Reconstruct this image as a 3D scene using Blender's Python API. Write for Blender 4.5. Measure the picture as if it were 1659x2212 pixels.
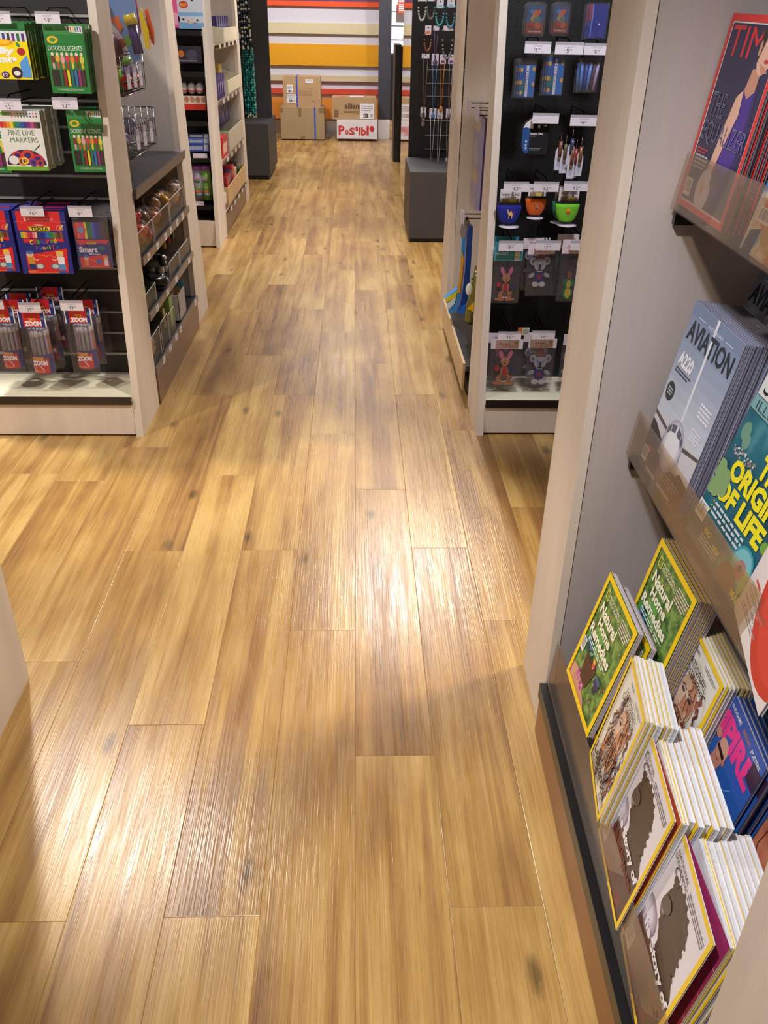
import bpy, math, random
from mathutils import Vector, Matrix
random.seed(7)
for _o in list(bpy.data.objects): bpy.data.objects.remove(_o)
SC = bpy.context.scene
COLL = SC.collection

# ------------------------------------------------------------------ camera
FPX, PCX, PCY, CH = 1840.0, 829.5, 1106.0, 1.5
_d = Vector((-63, -1080, FPX)).normalized()
_z = Vector((-60, 3136, FPX)); _z = (_z - _d * _z.dot(_d)).normalized()
_x = _z.cross(_d)
if _x.x < 0: _x = -_x
RW = Matrix((_x, _d, -_z))           # camera (right, down, forward) -> world
CAMP = Vector((0, 0, CH))
def _ray(u, v): return RW @ Vector((u - PCX, v - PCY, FPX))
def at(u, v, X=None, Y=None, Z=None):
    """point of the room seen at photo pixel (u, v) lying on the given real plane"""
    r = _ray(u, v)
    if X is not None: t = X / r.x
    elif Y is not None: t = Y / r.y
    else: t = (Z - CH) / r.z
    return CAMP + r * t
cam = bpy.data.cameras.new('camera'); co = bpy.data.objects.new('camera', cam); COLL.objects.link(co)
cam.sensor_fit = 'VERTICAL'; cam.sensor_height = 36.0; cam.lens = FPX / 2212 * 36.0
cam.clip_start = 0.02; cam.clip_end = 60
cr, cd, cf = RW.col[0], RW.col[1], RW.col[2]
co.matrix_world = Matrix(((cr.x, -cd.x, -cf.x, 0), (cr.y, -cd.y, -cf.y, 0), (cr.z, -cd.z, -cf.z, CH), (0, 0, 0, 1)))
SC.camera = co

# ------------------------------------------------------------------ light and exposure
SC.view_settings.view_transform = 'Standard'
SC.view_settings.look = 'None'
SC.view_settings.exposure = 0.42
SC.view_settings.gamma = 1.0
SC.view_settings.use_curve_mapping = False
wd = bpy.data.worlds.new('world'); SC.world = wd; wd.use_nodes = True
wd.node_tree.nodes['Background'].inputs[0].default_value = (0.95, 0.93, 1.0, 1)
wd.node_tree.nodes['Background'].inputs[1].default_value = 0.1
WARM = (1.0, 0.90, 0.78); NEUT = (1.0, 0.95, 0.93); COOL = (0.90, 0.92, 1.0)
CEIL = 2.75
# (x, y, aim x, aim y, watts, colour, cone degrees, blend, radius)
SPOTS = [
    (0.44, 5.90, 0.10, 4.2, 0, 175, WARM, 128, 0.5, 0.06),
    (-1.475, 3.45, -0.9, 2.0, 0, 170, WARM, 60, 0.35, 0.05),
    (0.75, 1.83, -0.45, 2.20, 0, 150, WARM, 52, 0.35, 0.04),
    (-0.35, 8.6, -0.2, 8.2, 0, 170, WARM, 110, 0.5, 0.32),  # added aisle lamp, radius widened to spread its floor glow
    (-0.9, 11.3, -0.5, 12.6, 0, 170, NEUT, 110, 0.6, 0.075),  # added wash over the back wall
    (0.9, 11.0, 0.4, 12.2, 0, 70, NEUT, 110, 0.6, 0.075),
    (-0.45, 0.35, 0.62, 0.95, 0.5, 165, NEUT, 62, 0.7, 0.075),
    (-2.0, 1.9, -1.3, 3.3, 0.7, 140, NEUT, 62, 0.5, 0.04),  # added spot to brighten the stationery end
    (0.66, 2.05, 0.85, 3.3, 1.25, 140, COOL, 46, 0.5, 0.12),  # added fill for the souvenir end
    (-0.3, 5.2, -1.3, 6.5, 0.9, 60, NEUT, 70, 0.6, 0.06),
    (0.9, 14.4, 0.9, 15.3, 0, 260, COOL, 130, 0.6, 0.075),  # added unseen lamp, brightens the shelving beyond the gap
]
AREAS = [   # diffused panels and added fill: x, y, length x, length y, watts, colour
    (0.44, 5.90, 0.35, 0.35, 21, COOL), (-1.475, 3.45, 0.34, 0.34, 16, COOL),
    (0.0, 8.0, 1.2, 0.5, 14, NEUT), (-0.2, 10.9, 1.2, 0.5, 22, COOL),  # added fill panels over the far aisle
    (0.1, -0.9, 1.2, 0.6, 20, COOL),  # added fill from behind the camera
]
def add_lights():
    for (x, y, ax, ay, az, w, c, cone, bl, rad) in SPOTS:
        l = bpy.data.lights.new('spot_or_fill_light', 'SPOT'); l.energy = w; l.color = c
        l.spot_size = math.radians(cone); l.spot_blend = bl; l.shadow_soft_size = rad
        o = bpy.data.objects.new('spot_or_fill_light', l); COLL.objects.link(o)
        o.location = (x, y, CEIL - 0.03)
        o.rotation_euler = (Vector((ax, ay, az)) - o.location).to_track_quat('-Z', 'Y').to_euler()
    for (x, y, a, b, w, c) in AREAS:
        l = bpy.data.lights.new('panel_or_fill_light', 'AREA'); l.shape = 'RECTANGLE'; l.size = a; l.size_y = b
        l.energy = w; l.color = c
        o = bpy.data.objects.new('panel_or_fill_light', l); COLL.objects.link(o); o.location = (x, y, CEIL - 0.03)
add_lights()

# ------------------------------------------------------------------ materials
def lin(c):
    o = []
    for k in c[:3]:
        k = k / 255.0
        o.append(k / 12.92 if k <= 0.04045 else ((k + 0.055) / 1.055) ** 2.4)
    return (o[0], o[1], o[2], 1.0)
MATS = {}
def newmat(name):
    m = bpy.data.materials.new(name); m.use_nodes = True; m.node_tree.nodes.clear()
    MATS[name] = m; return m, m.node_tree.nodes, m.node_tree.links
def nd(ns, t, **k):
    n = ns.new(t)
    for a, b in k.items(): setattr(n, a, b)
    return n
def attr_mat(name, rough=0.5, metal=0.0, noise=0.06, nscale=30.0, bump=0.0, bscale=200.0, spec=0.5, coat=0.0):
    m, ns, L = newmat(name)
    out = nd(ns, 'ShaderNodeOutputMaterial'); b = nd(ns, 'ShaderNodeBsdfPrincipled')
    a = nd(ns, 'ShaderNodeAttribute', attribute_name='Col')
    tc = nd(ns, 'ShaderNodeTexCoord'); nz = nd(ns, 'ShaderNodeTexNoise'); nz.inputs['Scale'].default_value = nscale
    L.new(tc.outputs['Object'], nz.inputs['Vector'])
    mr = nd(ns, 'ShaderNodeMapRange'); mr.inputs[3].default_value = 1 - noise; mr.inputs[4].default_value = 1 + noise
    L.new(nz.outputs['Fac'], mr.inputs[0])
    mx = nd(ns, 'ShaderNodeVectorMath', operation='SCALE'); L.new(a.outputs['Color'], mx.inputs[0]); L.new(mr.outputs[0], mx.inputs['Scale'])
    L.new(mx.outputs[0], b.inputs['Base Color'])
    b.inputs['Roughness'].default_value = rough; b.inputs['Metallic'].default_value = metal
    b.inputs['Specular IOR Level'].default_value = spec; b.inputs['Coat Weight'].default_value = coat
    if bump:
        n2 = nd(ns, 'ShaderNodeTexNoise'); n2.inputs['Scale'].default_value = bscale; L.new(tc.outputs['Object'], n2.inputs['Vector'])
        bp = nd(ns, 'ShaderNodeBump'); bp.inputs['Strength'].default_value = bump; bp.inputs['Distance'].default_value = 0.002
        L.new(n2.outputs['Fac'], bp.inputs['Height']); L.new(bp.outputs[0], b.inputs['Normal'])
    L.new(b.outputs[0], out.inputs[0]); return m
attr_mat('print', 0.38, noise=0.03, coat=0.15)
attr_mat('matte', 0.8, noise=0.05)
attr_mat('plastic', 0.28, noise=0.03)
attr_mat('metal', 0.22, metal=1.0, noise=0.05)
attr_mat('darkboard', 0.5, noise=0.15, nscale=15, bump=0.15, bscale=120)
attr_mat('card', 0.85, noise=0.10, nscale=9, bump=0.2, bscale=90)
attr_mat('cloth', 0.95, noise=0.12, nscale=60, bump=0.5, bscale=700)
attr_mat('kick', 0.34, metal=0.55, noise=0.10, nscale=6)
attr_mat('bead', 0.12, noise=0.25, nscale=120)
attr_mat('mirror', 0.07, metal=1.0, noise=0.02)
def laminate():
    m, ns, L = newmat('laminate')
    out = nd(ns, 'ShaderNodeOutputMaterial'); b = nd(ns, 'ShaderNodeBsdfPrincipled')
    a = nd(ns, 'ShaderNodeAttribute', attribute_name='Col'); tc = nd(ns, 'ShaderNodeTexCoord')
    mp = nd(ns, 'ShaderNodeMapping'); mp.inputs['Scale'].default_value = (9, 9, 0.9); L.new(tc.outputs['Object'], mp.inputs[0])
    n1 = nd(ns, 'ShaderNodeTexNoise'); n1.inputs['Scale'].default_value = 1.0; n1.inputs['Detail'].default_value = 4; L.new(mp.outputs[0], n1.inputs['Vector'])
    mp2 = nd(ns, 'ShaderNodeMapping'); mp2.inputs['Scale'].default_value = (220, 220, 14); L.new(tc.outputs['Object'], mp2.inputs[0])
    n2 = nd(ns, 'ShaderNodeTexNoise'); n2.inputs['Scale'].default_value = 1.0; L.new(mp2.outputs[0], n2.inputs['Vector'])
    m1 = nd(ns, 'ShaderNodeMapRange'); m1.inputs[1].default_value = .3; m1.inputs[2].default_value = .7; m1.inputs[3].default_value = .9; m1.inputs[4].default_value = 1.07; L.new(n1.outputs['Fac'], m1.inputs[0])
    m2 = nd(ns, 'ShaderNodeMapRange'); m2.inputs[3].default_value = .95; m2.inputs[4].default_value = 1.05; L.new(n2.outputs['Fac'], m2.inputs[0])
    mu = nd(ns, 'ShaderNodeMath', operation='MULTIPLY'); L.new(m1.outputs[0], mu.inputs[0]); L.new(m2.outputs[0], mu.inputs[1])
    sc = nd(ns, 'ShaderNodeVectorMath', operation='SCALE'); L.new(a.outputs['Color'], sc.inputs[0]); L.new(mu.outputs[0], sc.inputs['Scale'])
    L.new(sc.outputs[0], b.inputs['Base Color']); b.inputs['Roughness'].default_value = 0.48
    L.new(b.outputs[0], out.inputs[0])
laminate()
def clear(name, tint, gloss, rough=0.05, alpha=0.9, bump=0.0, bscale=30, fk=.5):
    m, ns, L = newmat(name)
    out = nd(ns, 'ShaderNodeOutputMaterial'); tr = nd(ns, 'ShaderNodeBsdfTransparent'); tr.inputs[0].default_value = lin(tint)
    gl = nd(ns, 'ShaderNodeBsdfGlossy'); gl.inputs['Roughness'].default_value = rough; gl.inputs[0].default_value = (1, 1, 1, 1)
    df = nd(ns, 'ShaderNodeBsdfDiffuse'); df.inputs[0].default_value = lin((225, 222, 225))
    fr = nd(ns, 'ShaderNodeFresnel'); fr.inputs[0].default_value = 1.5
    ad = nd(ns, 'ShaderNodeMath', operation='MULTIPLY_ADD'); ad.inputs[1].default_value = fk; ad.inputs[2].default_value = gloss
    L.new(fr.outputs[0], ad.inputs[0])
    m0 = nd(ns, 'ShaderNodeMixShader'); m0.inputs[0].default_value = 1 - alpha; L.new(tr.outputs[0], m0.inputs[1]); L.new(df.outputs[0], m0.inputs[2])
    mx = nd(ns, 'ShaderNodeMixShader'); L.new(ad.outputs[0], mx.inputs[0]); L.new(m0.outputs[0], mx.inputs[1]); L.new(gl.outputs[0], mx.inputs[2])
    if bump:
        tc = nd(ns, 'ShaderNodeTexCoord'); n2 = nd(ns, 'ShaderNodeTexNoise'); n2.inputs['Scale'].default_value = bscale; n2.inputs['Detail'].default_value = 3
        L.new(tc.outputs['Object'], n2.inputs['Vector'])
        bp = nd(ns, 'ShaderNodeBump'); bp.inputs['Strength'].default_value = bump; bp.inputs['Distance'].default_value = 0.01
        L.new(n2.outputs['Fac'], bp.inputs['Height']); L.new(bp.outputs[0], gl.inputs['Normal'])
    L.new(mx.outputs[0], out.inputs[0])
clear('acrylic', (249, 247, 243), 0.0, 0.08, 0.985, fk=.13)
clear('lip', (240, 232, 222), 0.01, 0.10, 0.955, fk=.28)
clear('film', (250, 249, 251), 0.0, 0.16, 0.975, bump=1.0, bscale=28, fk=.35)
clear('bag', (248, 245, 246), 0.0, 0.2, 0.965, bump=1.0, bscale=40, fk=.14)
def mottled(name, cols, scale, rough=0.4, stretch=(1, 1, 1), pos=None):
    m, ns, L = newmat(name)
    out = nd(ns, 'ShaderNodeOutputMaterial'); b = nd(ns, 'ShaderNodeBsdfPrincipled'); tc = nd(ns, 'ShaderNodeTexCoord')
    mp = nd(ns, 'ShaderNodeMapping'); mp.inputs['Scale'].default_value = stretch; L.new(tc.outputs['Object'], mp.inputs[0])
    n = nd(ns, 'ShaderNodeTexNoise'); n.inputs['Scale'].default_value = scale; n.inputs['Detail'].default_value = 4; L.new(mp.outputs[0], n.inputs['Vector'])
    r = nd(ns, 'ShaderNodeValToRGB'); L.new(n.outputs['Fac'], r.inputs[0])
    el = r.color_ramp.elements
    k = len(cols)
    for i, c in enumerate(cols):
        p = 0.28 + 0.44 * i / (k - 1)
        if i == 0: e = el[0]; e.position = p
        elif i == k - 1: e = el[len(el) - 1]; e.position = p
        else: e = el.new(p)
        e.color = lin(c)
    L.new(r.outputs[0], b.inputs['Base Color']); b.inputs['Roughness'].default_value = rough
    L.new(b.outputs[0], out.inputs[0])
mottled('garden', [(60, 62, 38), (70, 104, 52), (104, 140, 66), (138, 172, 88), (148, 96, 80)], 45)
mottled('sea', [(10, 52, 70), (22, 84, 104), (30, 110, 128), (90, 150, 160)], 12)
mottled('terracotta', [(96, 52, 38), (170, 96, 70), (206, 128, 96), (214, 150, 120)], 18)
mottled('comic', [(30, 90, 160), (46, 130, 190), (230, 224, 210), (210, 170, 50), (200, 70, 60)], 16)
mottled('portrait', [(60, 48, 52), (170, 90, 62), (206, 170, 142), (120, 136, 160), (226, 222, 216)], 30, stretch=(1, 1, .45))
mottled('brownprint', [(58, 38, 36), (96, 70, 58), (120, 84, 66), (150, 72, 62)], 22)

FLC = [(190, 157, 96), (166, 129, 72), (139, 101, 56), (98, 68, 42)]
def floor_mat():
    m, ns, L = newmat('plank_floor')
    out = nd(ns, 'ShaderNodeOutputMaterial'); b = nd(ns, 'ShaderNodeBsdfPrincipled')
    pid = nd(ns, 'ShaderNodeAttribute', attribute_name='plank')       # random per plank (r, g, b)
    uv = nd(ns, 'ShaderNodeUVMap', uv_map='UVMap'); tc = nd(ns, 'ShaderNodeTexCoord')
    off = nd(ns, 'ShaderNodeVectorMath', operation='SCALE'); off.inputs['Scale'].default_value = 37.0; L.new(pid.outputs['Color'], off.inputs[0])
    def coords(sx, sy):
        s = nd(ns, 'ShaderNodeVectorMath', operation='MULTIPLY'); s.inputs[1].default_value = (sx, sy, 1); L.new(tc.outputs['Object'], s.inputs[0])
        a = nd(ns, 'ShaderNodeVectorMath', operation='ADD'); L.new(s.outputs[0], a.inputs[0]); L.new(off.outputs[0], a.inputs[1]); return a.outputs[0]
    def noise(vec, det=3, dist=0.0, rough=.55):
        n = nd(ns, 'ShaderNodeTexNoise'); n.inputs['Scale'].default_value = 1; n.inputs['Detail'].default_value = det
        n.inputs['Distortion'].default_value = dist; n.inputs['Roughness'].default_value = rough; L.new(vec, n.inputs['Vector']); return n.outputs['Fac']
    def mr(v, a, b_, c, d):
        n = nd(ns, 'ShaderNodeMapRange'); n.inputs[1].default_value = a; n.inputs[2].default_value = b_; n.inputs[3].default_value = c; n.inputs[4].default_value = d
        L.new(v, n.inputs[0]); return n.outputs[0]
    def math(op, a, b_):
        n = nd(ns, 'ShaderNodeMath', operation=op)
        for i, q in enumerate((a, b_)):
            if isinstance(q, (int, float)): n.inputs[i].default_value = q
            else: L.new(q, n.inputs[i])
        return n.outputs[0]
    broad = noise(coords(11, .55), 2, 1.2, .5)       # long light / dark strips in a plank
    cloud = noise(coords(5, 2.2), 3, .4)             # soft mottling
    fig = noise(coords(70, 1.5), 3, 2.2, .6)         # flame figure
    fine = noise(coords(520, 16), 2, 0.2)            # pores
    sep = nd(ns, 'ShaderNodeSeparateColor'); L.new(pid.outputs['Color'], sep.inputs[0])
    f = math('ADD', mr(broad, .38, .62, -0.06, .34), mr(fig, .3, .7, -.10, .15))
    f = math('ADD', f, mr(cloud, .30, .70, -.12, .26))
    f = math('ADD', f, mr(sep.outputs[0], 0, 1, .0, .26))
    r = nd(ns, 'ShaderNodeValToRGB'); L.new(f, r.inputs[0]); el = r.color_ramp.elements
    el[0].position = 0.0; el[0].color = lin(FLC[0]); el[1].position = 1.0; el[1].color = lin(FLC[3])
    e = el.new(.34); e.color = lin(FLC[1]); e = el.new(.66); e.color = lin(FLC[2])
    col = r.outputs[0]
    # fine dark pores
    pores = mr(fine, .52, .68, 1.0, .86)
    streak = mr(noise(coords(190, 4.5), 3, .6), .63, .72, 1.0, .72)
    k = math('MULTIPLY', pores, streak)
    # knots
    vo = nd(ns, 'ShaderNodeTexVoronoi', voronoi_dimensions='2D'); vo.inputs['Scale'].default_value = 1; L.new(coords(6.5, 2.6), vo.inputs['Vector'])
    dn = math('ADD', vo.outputs['Distance'], mr(noise(coords(40, 22), 3), 0, 1, -.07, .07))
    kn = mr(dn, .03, .13, .42, 1.0)
    gate = nd(ns, 'ShaderNodeSeparateColor'); L.new(vo.outputs['Color'], gate.inputs[0])
    g = mr(gate.outputs[0], .76, .78, 1.0, 0.0)
    kn = math('MAXIMUM', kn, g)
    k = math('MULTIPLY', k, kn)
    # seams between planks from the plank's own UV (metres from its edges)
    su = nd(ns, 'ShaderNodeSeparateXYZ'); L.new(uv.outputs[0], su.inputs[0])
    em = math('MINIMUM', su.outputs[0], su.outputs[1])
    uv2 = nd(ns, 'ShaderNodeUVMap', uv_map='UVFar'); s2 = nd(ns, 'ShaderNodeSeparateXYZ'); L.new(uv2.outputs[0], s2.inputs[0])
    em = math('MINIMUM', em, math('MINIMUM', s2.outputs[0], s2.outputs[1]))
    seam = mr(em, .0003, .0010, .74, 1.0)
    k = math('MULTIPLY', k, seam)
    sc = nd(ns, 'ShaderNodeVectorMath', operation='SCALE'); L.new(col, sc.inputs[0]); L.new(k, sc.inputs['Scale'])
    L.new(sc.outputs[0], b.inputs['Base Color'])
    L.new(mr(noise(coords(60, 4), 3), .3, .7, .22, .36), b.inputs['Roughness'])
    b.inputs['Specular IOR Level'].default_value = 0.55
    bp = nd(ns, 'ShaderNodeBump'); bp.inputs['Strength'].default_value = .55; bp.inputs['Distance'].default_value = .0012
    hh = math('ADD', math('MULTIPLY', noise(coords(260, 5), 3, .3), 1.0), math('MULTIPLY', em, 30.0))
    hb = math('ADD', noise(coords(260, 5), 3, .3), mr(em, 0, .0012, -1.0, 0))
    L.new(hb, bp.inputs['Height']); L.new(bp.outputs[0], b.inputs['Normal'])
    L.new(b.outputs[0], out.inputs[0])
floor_mat()

# ------------------------------------------------------------------ mesh building
class M:
    def __init__(s): s.v = []; s.f = []; s.c = []; s.m = []; s.sm = []
    def add(s, vs, fs, col, mat, smooth=False):
        n = len(s.v); s.v += [tuple(p) for p in vs]
        for f in fs: s.f.append([i + n for i in f]); s.c.append(lin(col)); s.m.append(mat); s.sm.append(smooth)
        return s
    def box(s, x0, y0, z0, x1, y1, z1, col, mat='matte'):
        vs = [(x0, y0, z0), (x1, y0, z0), (x1, y1, z0), (x0, y1, z0), (x0, y0, z1), (x1, y0, z1), (x1, y1, z1), (x0, y1, z1)]
        return s.add(vs, [(0, 3, 2, 1), (4, 5, 6, 7), (0, 1, 5, 4), (1, 2, 6, 5), (2, 3, 7, 6), (3, 0, 4, 7)], col, mat)
    def prism(s, pts, a0, a1, axis, col, mat='matte', smooth=False):
        """pts: 2D outline; axis 'x','y','z' = extrusion axis"""
        def P(p, a):
            return (a, p[0], p[1]) if axis == 'x' else ((p[0], a, p[1]) if axis == 'y' else (p[0], p[1], a))
        n = len(pts); vs = [P(p, a0) for p in pts] + [P(p, a1) for p in pts]
        fs = [tuple(range(n)), tuple(range(2 * n - 1, n - 1, -1))] + [(i, i + n, (i + 1) % n + n, (i + 1) % n) for i in range(n)]
        return s.add(vs, fs, col, mat, smooth)
    def tube(s, path, r, col, mat='plastic', n=8, cap=True):
        ps = [Vector(p) for p in path]; vs = []; fs = []
        rr = r if isinstance(r, (list, tuple)) else [r] * len(ps)
        for i, p in enumerate(ps):
            d = (ps[min(i + 1, len(ps) - 1)] - ps[max(i - 1, 0)])
            if d.length < 1e-9: d = Vector((0, 0, 1))
            d.normalize(); a = d.cross(Vector((0, 0, 1)) if abs(d.z) < .9 else Vector((1, 0, 0))).normalized(); b = d.cross(a)
            for k in range(n):
                t = 2 * math.pi * k / n; vs.append(p + (a * math.cos(t) + b * math.sin(t)) * rr[i])
        for i in range(len(ps) - 1):
            for k in range(n): fs.append((i * n + k, i * n + (k + 1) % n, (i + 1) * n + (k + 1) % n, (i + 1) * n + k))
        if cap: fs += [tuple(range(n - 1, -1, -1)), tuple(range((len(ps) - 1) * n, len(ps) * n))]
        return s.add(vs, fs, col, mat, True)
    def ball(s, c, r, col, mat='plastic', n=14, m=8, rot=None):
        rx, ry, rz = r if isinstance(r, (tuple, list)) else (r, r, r); vs = []; fs = []
        for i in range(m + 1):
            ph = math.pi * i / m
            for k in range(n):
                t = 2 * math.pi * k / n; p = Vector((rx * math.sin(ph) * math.cos(t), ry * math.sin(ph) * math.sin(t), rz * math.cos(ph)))
                if rot: p = rot @ p
                vs.append((p.x + c[0], p.y + c[1], p.z + c[2]))
        for i in range(m):
            for k in range(n): fs.append((i * n + k, (i + 1) * n + k, (i + 1) * n + (k + 1) % n, i * n + (k + 1) % n))
        return s.add(vs, fs, col, mat, True)
    def lathe(s, prof, c, col, mat='plastic', n=20):
        vs = []; fs = []
        for (r, z) in prof:
            for k in range(n):
                t = 2 * math.pi * k / n; vs.append((c[0] + r * math.cos(t), c[1] + r * math.sin(t), c[2] + z))
        for i in range(len(prof) - 1):
            for k in range(n): fs.append((i * n + k, i * n + (k + 1) % n, (i + 1) * n + (k + 1) % n, (i + 1) * n + k))
        fs += [tuple(range(n - 1, -1, -1)), tuple(range((len(prof) - 1) * n, len(prof) * n))]
        return s.add(vs, fs, col, mat, True)
    def build(s, name, parent=None, loc=None):
        me = bpy.data.meshes.new(name); me.from_pydata(s.v, [], s.f)
        ms = []
        for k in s.m:
            if k not in ms: ms.append(k); me.materials.append(MATS[k])
        me.polygons.foreach_set('material_index', [ms.index(k) for k in s.m])
        me.polygons.foreach_set('use_smooth', s.sm)
        ca = me.color_attributes.new('Col', 'FLOAT_COLOR', 'CORNER'); d = []
        for p in me.polygons: d += list(s.c[p.index]) * p.loop_total
        ca.data.foreach_set('color', d); me.update()
        o = bpy.data.objects.new(name, me); COLL.objects.link(o)
        if parent is not None: o.parent = parent
        if loc is not None: o.location = loc
        return o
def tag(o, label=None, cat=None, group=None, kind=None):
    if label: o['label'] = label
    if cat: o['category'] = cat
    if group: o['group'] = group
    if kind: o['kind'] = kind
    return o
def empty(name, label, cat, loc=(0, 0, 0), rz=0.0, group=None, mat=None):
    o = bpy.data.objects.new(name, None); o.empty_display_size = 0.05; COLL.objects.link(o)
    if mat is not None: o.matrix_world = mat
    else: o.location = loc; o.rotation_euler = (0, 0, rz)
    return tag(o, label, cat, group)
def dup(root, loc=None, rz=None, label=None, group=None, mat=None):
    r = root.copy(); COLL.objects.link(r)
    if mat is not None: r.matrix_world = mat
    if loc is not None: r.location = loc
    if rz is not None: r.rotation_euler = (0, 0, rz)
    if label: r['label'] = label
    if group: r['group'] = group
    for ch in list(root.children):
        c = ch.copy(); COLL.objects.link(c); c.parent = r
        for g in ch.children:
            d = g.copy(); COLL.objects.link(d); d.parent = c
    return r

_TX = {}
def glyphs(s, bold):
    k = (s, bold)
    if k in _TX: return _TX[k]
    cu = bpy.data.curves.new('t', 'FONT'); cu.body = s; cu.size = 1; cu.resolution_u = 2; cu.offset = bold
    o = bpy.data.objects.new('t', cu); COLL.objects.link(o)
    dg = bpy.context.evaluated_depsgraph_get(); me = bpy.data.meshes.new_from_object(o.evaluated_get(dg))
    vs = [(v.co.x, v.co.y) for v in me.vertices]; fs = [tuple(p.vertices) for p in me.polygons]
    bpy.data.objects.remove(o); bpy.data.curves.remove(cu); bpy.data.meshes.remove(me)
    if not vs: vs = [(0, 0), (1, 0), (1, 1)]; fs = []
    x0 = min(v[0] for v in vs); x1 = max(v[0] for v in vs); y0 = min(v[1] for v in vs); y1 = max(v[1] for v in vs)
    vs = [((a - x0) / max(x1 - x0, 1e-6), (b - y0) / max(y1 - y0, 1e-6)) for a, b in vs]
    _TX[k] = (vs, fs); return _TX[k]

class Art:
    """flat print on a face: u,v in 0..1 of a w x h rectangle; each shape lies a hair above the last"""
    def __init__(s, m, w, h, O=(0, 0, 0), U=(1, 0, 0), V=(0, 0, 1), mat='print', eps=2.5e-5, start=1):
        s.m = m; s.w = w; s.h = h; s.O = Vector(O); s.U = Vector(U).normalized(); s.V = Vector(V).normalized(); s.N = s.U.cross(s.V); s.mat = mat; s.k = start; s.eps = eps
    def P(s, u, v): return s.O + s.U * (u * s.w) + s.V * (v * s.h) + s.N * (s.k * s.eps)
    def poly(s, pts, c, mat=None, clip=True):
        if clip: pts = s._clip(pts)
        if len(pts) < 3: return
        s.m.add([s.P(*p) for p in pts], [tuple(range(len(pts)))], c, mat or s.mat); s.k += 1
    def _clip(s, pts):
        for ax, lo, sg in ((0, 0, 1), (0, 1, -1), (1, 0, 1), (1, 1, -1)):
            o = []; n = len(pts)
            for i in range(n):
                a = pts[i]; b = pts[(i + 1) % n]; da = (a[ax] - lo) * sg; db = (b[ax] - lo) * sg
                if da >= 0: o.append(a)
                if da * db < 0:
                    t = da / (da - db); o.append((a[0] + (b[0] - a[0]) * t, a[1] + (b[1] - a[1]) * t))
            pts = o
            if not pts: return []
        return pts
    def rect(s, u, v, w, h, c, mat=None): s.poly([(u, v), (u + w, v), (u + w, v + h), (u, v + h)], c, mat)
    def ell(s, u, v, ru, rv, c, n=18, rot=0.0, mat=None, a0=0, a1=360):
        asp = s.w / s.h; pts = []; ro = math.radians(rot)
        for k in range(n + (0 if a1 - a0 >= 360 else 1)):
            t = math.radians(a0 + (a1 - a0) * k / n); x = math.cos(t) * ru * asp; y = math.sin(t) * rv
            pts.append((u + (x * math.cos(ro) - y * math.sin(ro)) / asp, v + x * math.sin(ro) + y * math.cos(ro)))
        s.poly(pts, c, mat)
    def ring(s, u, v, ru, rv, c, t=.2, n=20, a0=0, a1=360):
        pts = [(u + math.cos(math.radians(a0 + (a1 - a0) * k / n)) * ru, v + math.sin(math.radians(a0 + (a1 - a0) * k / n)) * rv) for k in range(n + 1)]
        s.line(pts, t, c)
    def text(s, t, u, v, w, h, c, bold=0.0, shear=0.0, rise=0.0):
        vs, fs = glyphs(t, bold)
        s.m.add([s.P(u + a * w + b * shear * w, v + b * h + a * rise) for a, b in vs], fs, c, s.mat); s.k += 1
    def line(s, pts, t, c):
        """t = thickness as a share of the width"""
        q = [(a * s.w, b * s.h) for a, b in pts]; ht = t * s.w / 2; L = []; R = []
        for i, p in enumerate(q):
            a = q[max(i - 1, 0)]; b = q[min(i + 1, len(q) - 1)]; dx, dy = b[0] - a[0], b[1] - a[1]; l = math.hypot(dx, dy) or 1
            nx, ny = -dy / l * ht, dx / l * ht; L.append((p[0] + nx, p[1] + ny)); R.append((p[0] - nx, p[1] - ny))
        vs = [s.P(a / s.w, b / s.h) for a, b in L] + [s.P(a / s.w, b / s.h) for a, b in R]; n = len(L)
        s.m.add(vs, [(i + n, i + 1 + n, i + 1, i) for i in range(n - 1)], c, s.mat); s.k += 1
    def lines(s, u, v, w, h, n, c, seed=1):
        rnd = random.Random(seed); st = h / n
        for i in range(n):
            x = u; y = v + h - (i + 1) * st + st * .25
            while x < u + w * (1 if i < n - 1 else .8):
                l = rnd.uniform(.06, .16) * w * 1.6; l = min(l, u + w - x)
                if l < .01 * w: break
                s.m.add([s.P(x, y), s.P(x + l, y), s.P(x + l, y + st * .5), s.P(x, y + st * .5)], [(0, 1, 2, 3)], c, s.mat); x += l + .03 * w
        s.k += 1
    def barcode(s, u, v, w, h, bg=(238, 236, 232), fg=(60, 58, 60), vert=False):
        s.rect(u, v, w, h, bg); rnd = random.Random(3); x = .08
        while x < .92:
            l = rnd.choice((.02, .03, .05))
            if vert: q = [(u + .12 * w, v + x * h), (u + .88 * w, v + x * h), (u + .88 * w, v + (x + l) * h), (u + .12 * w, v + (x + l) * h)]
            else: q = [(u + x * w, v + .2 * h), (u + (x + l) * w, v + .2 * h), (u + (x + l) * w, v + .9 * h), (u + x * w, v + .9 * h)]
            s.m.add([s.P(*p) for p in q], [(0, 1, 2, 3)], fg, s.mat); x += l + rnd.choice((.025, .04, .05))
        s.k += 1
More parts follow.
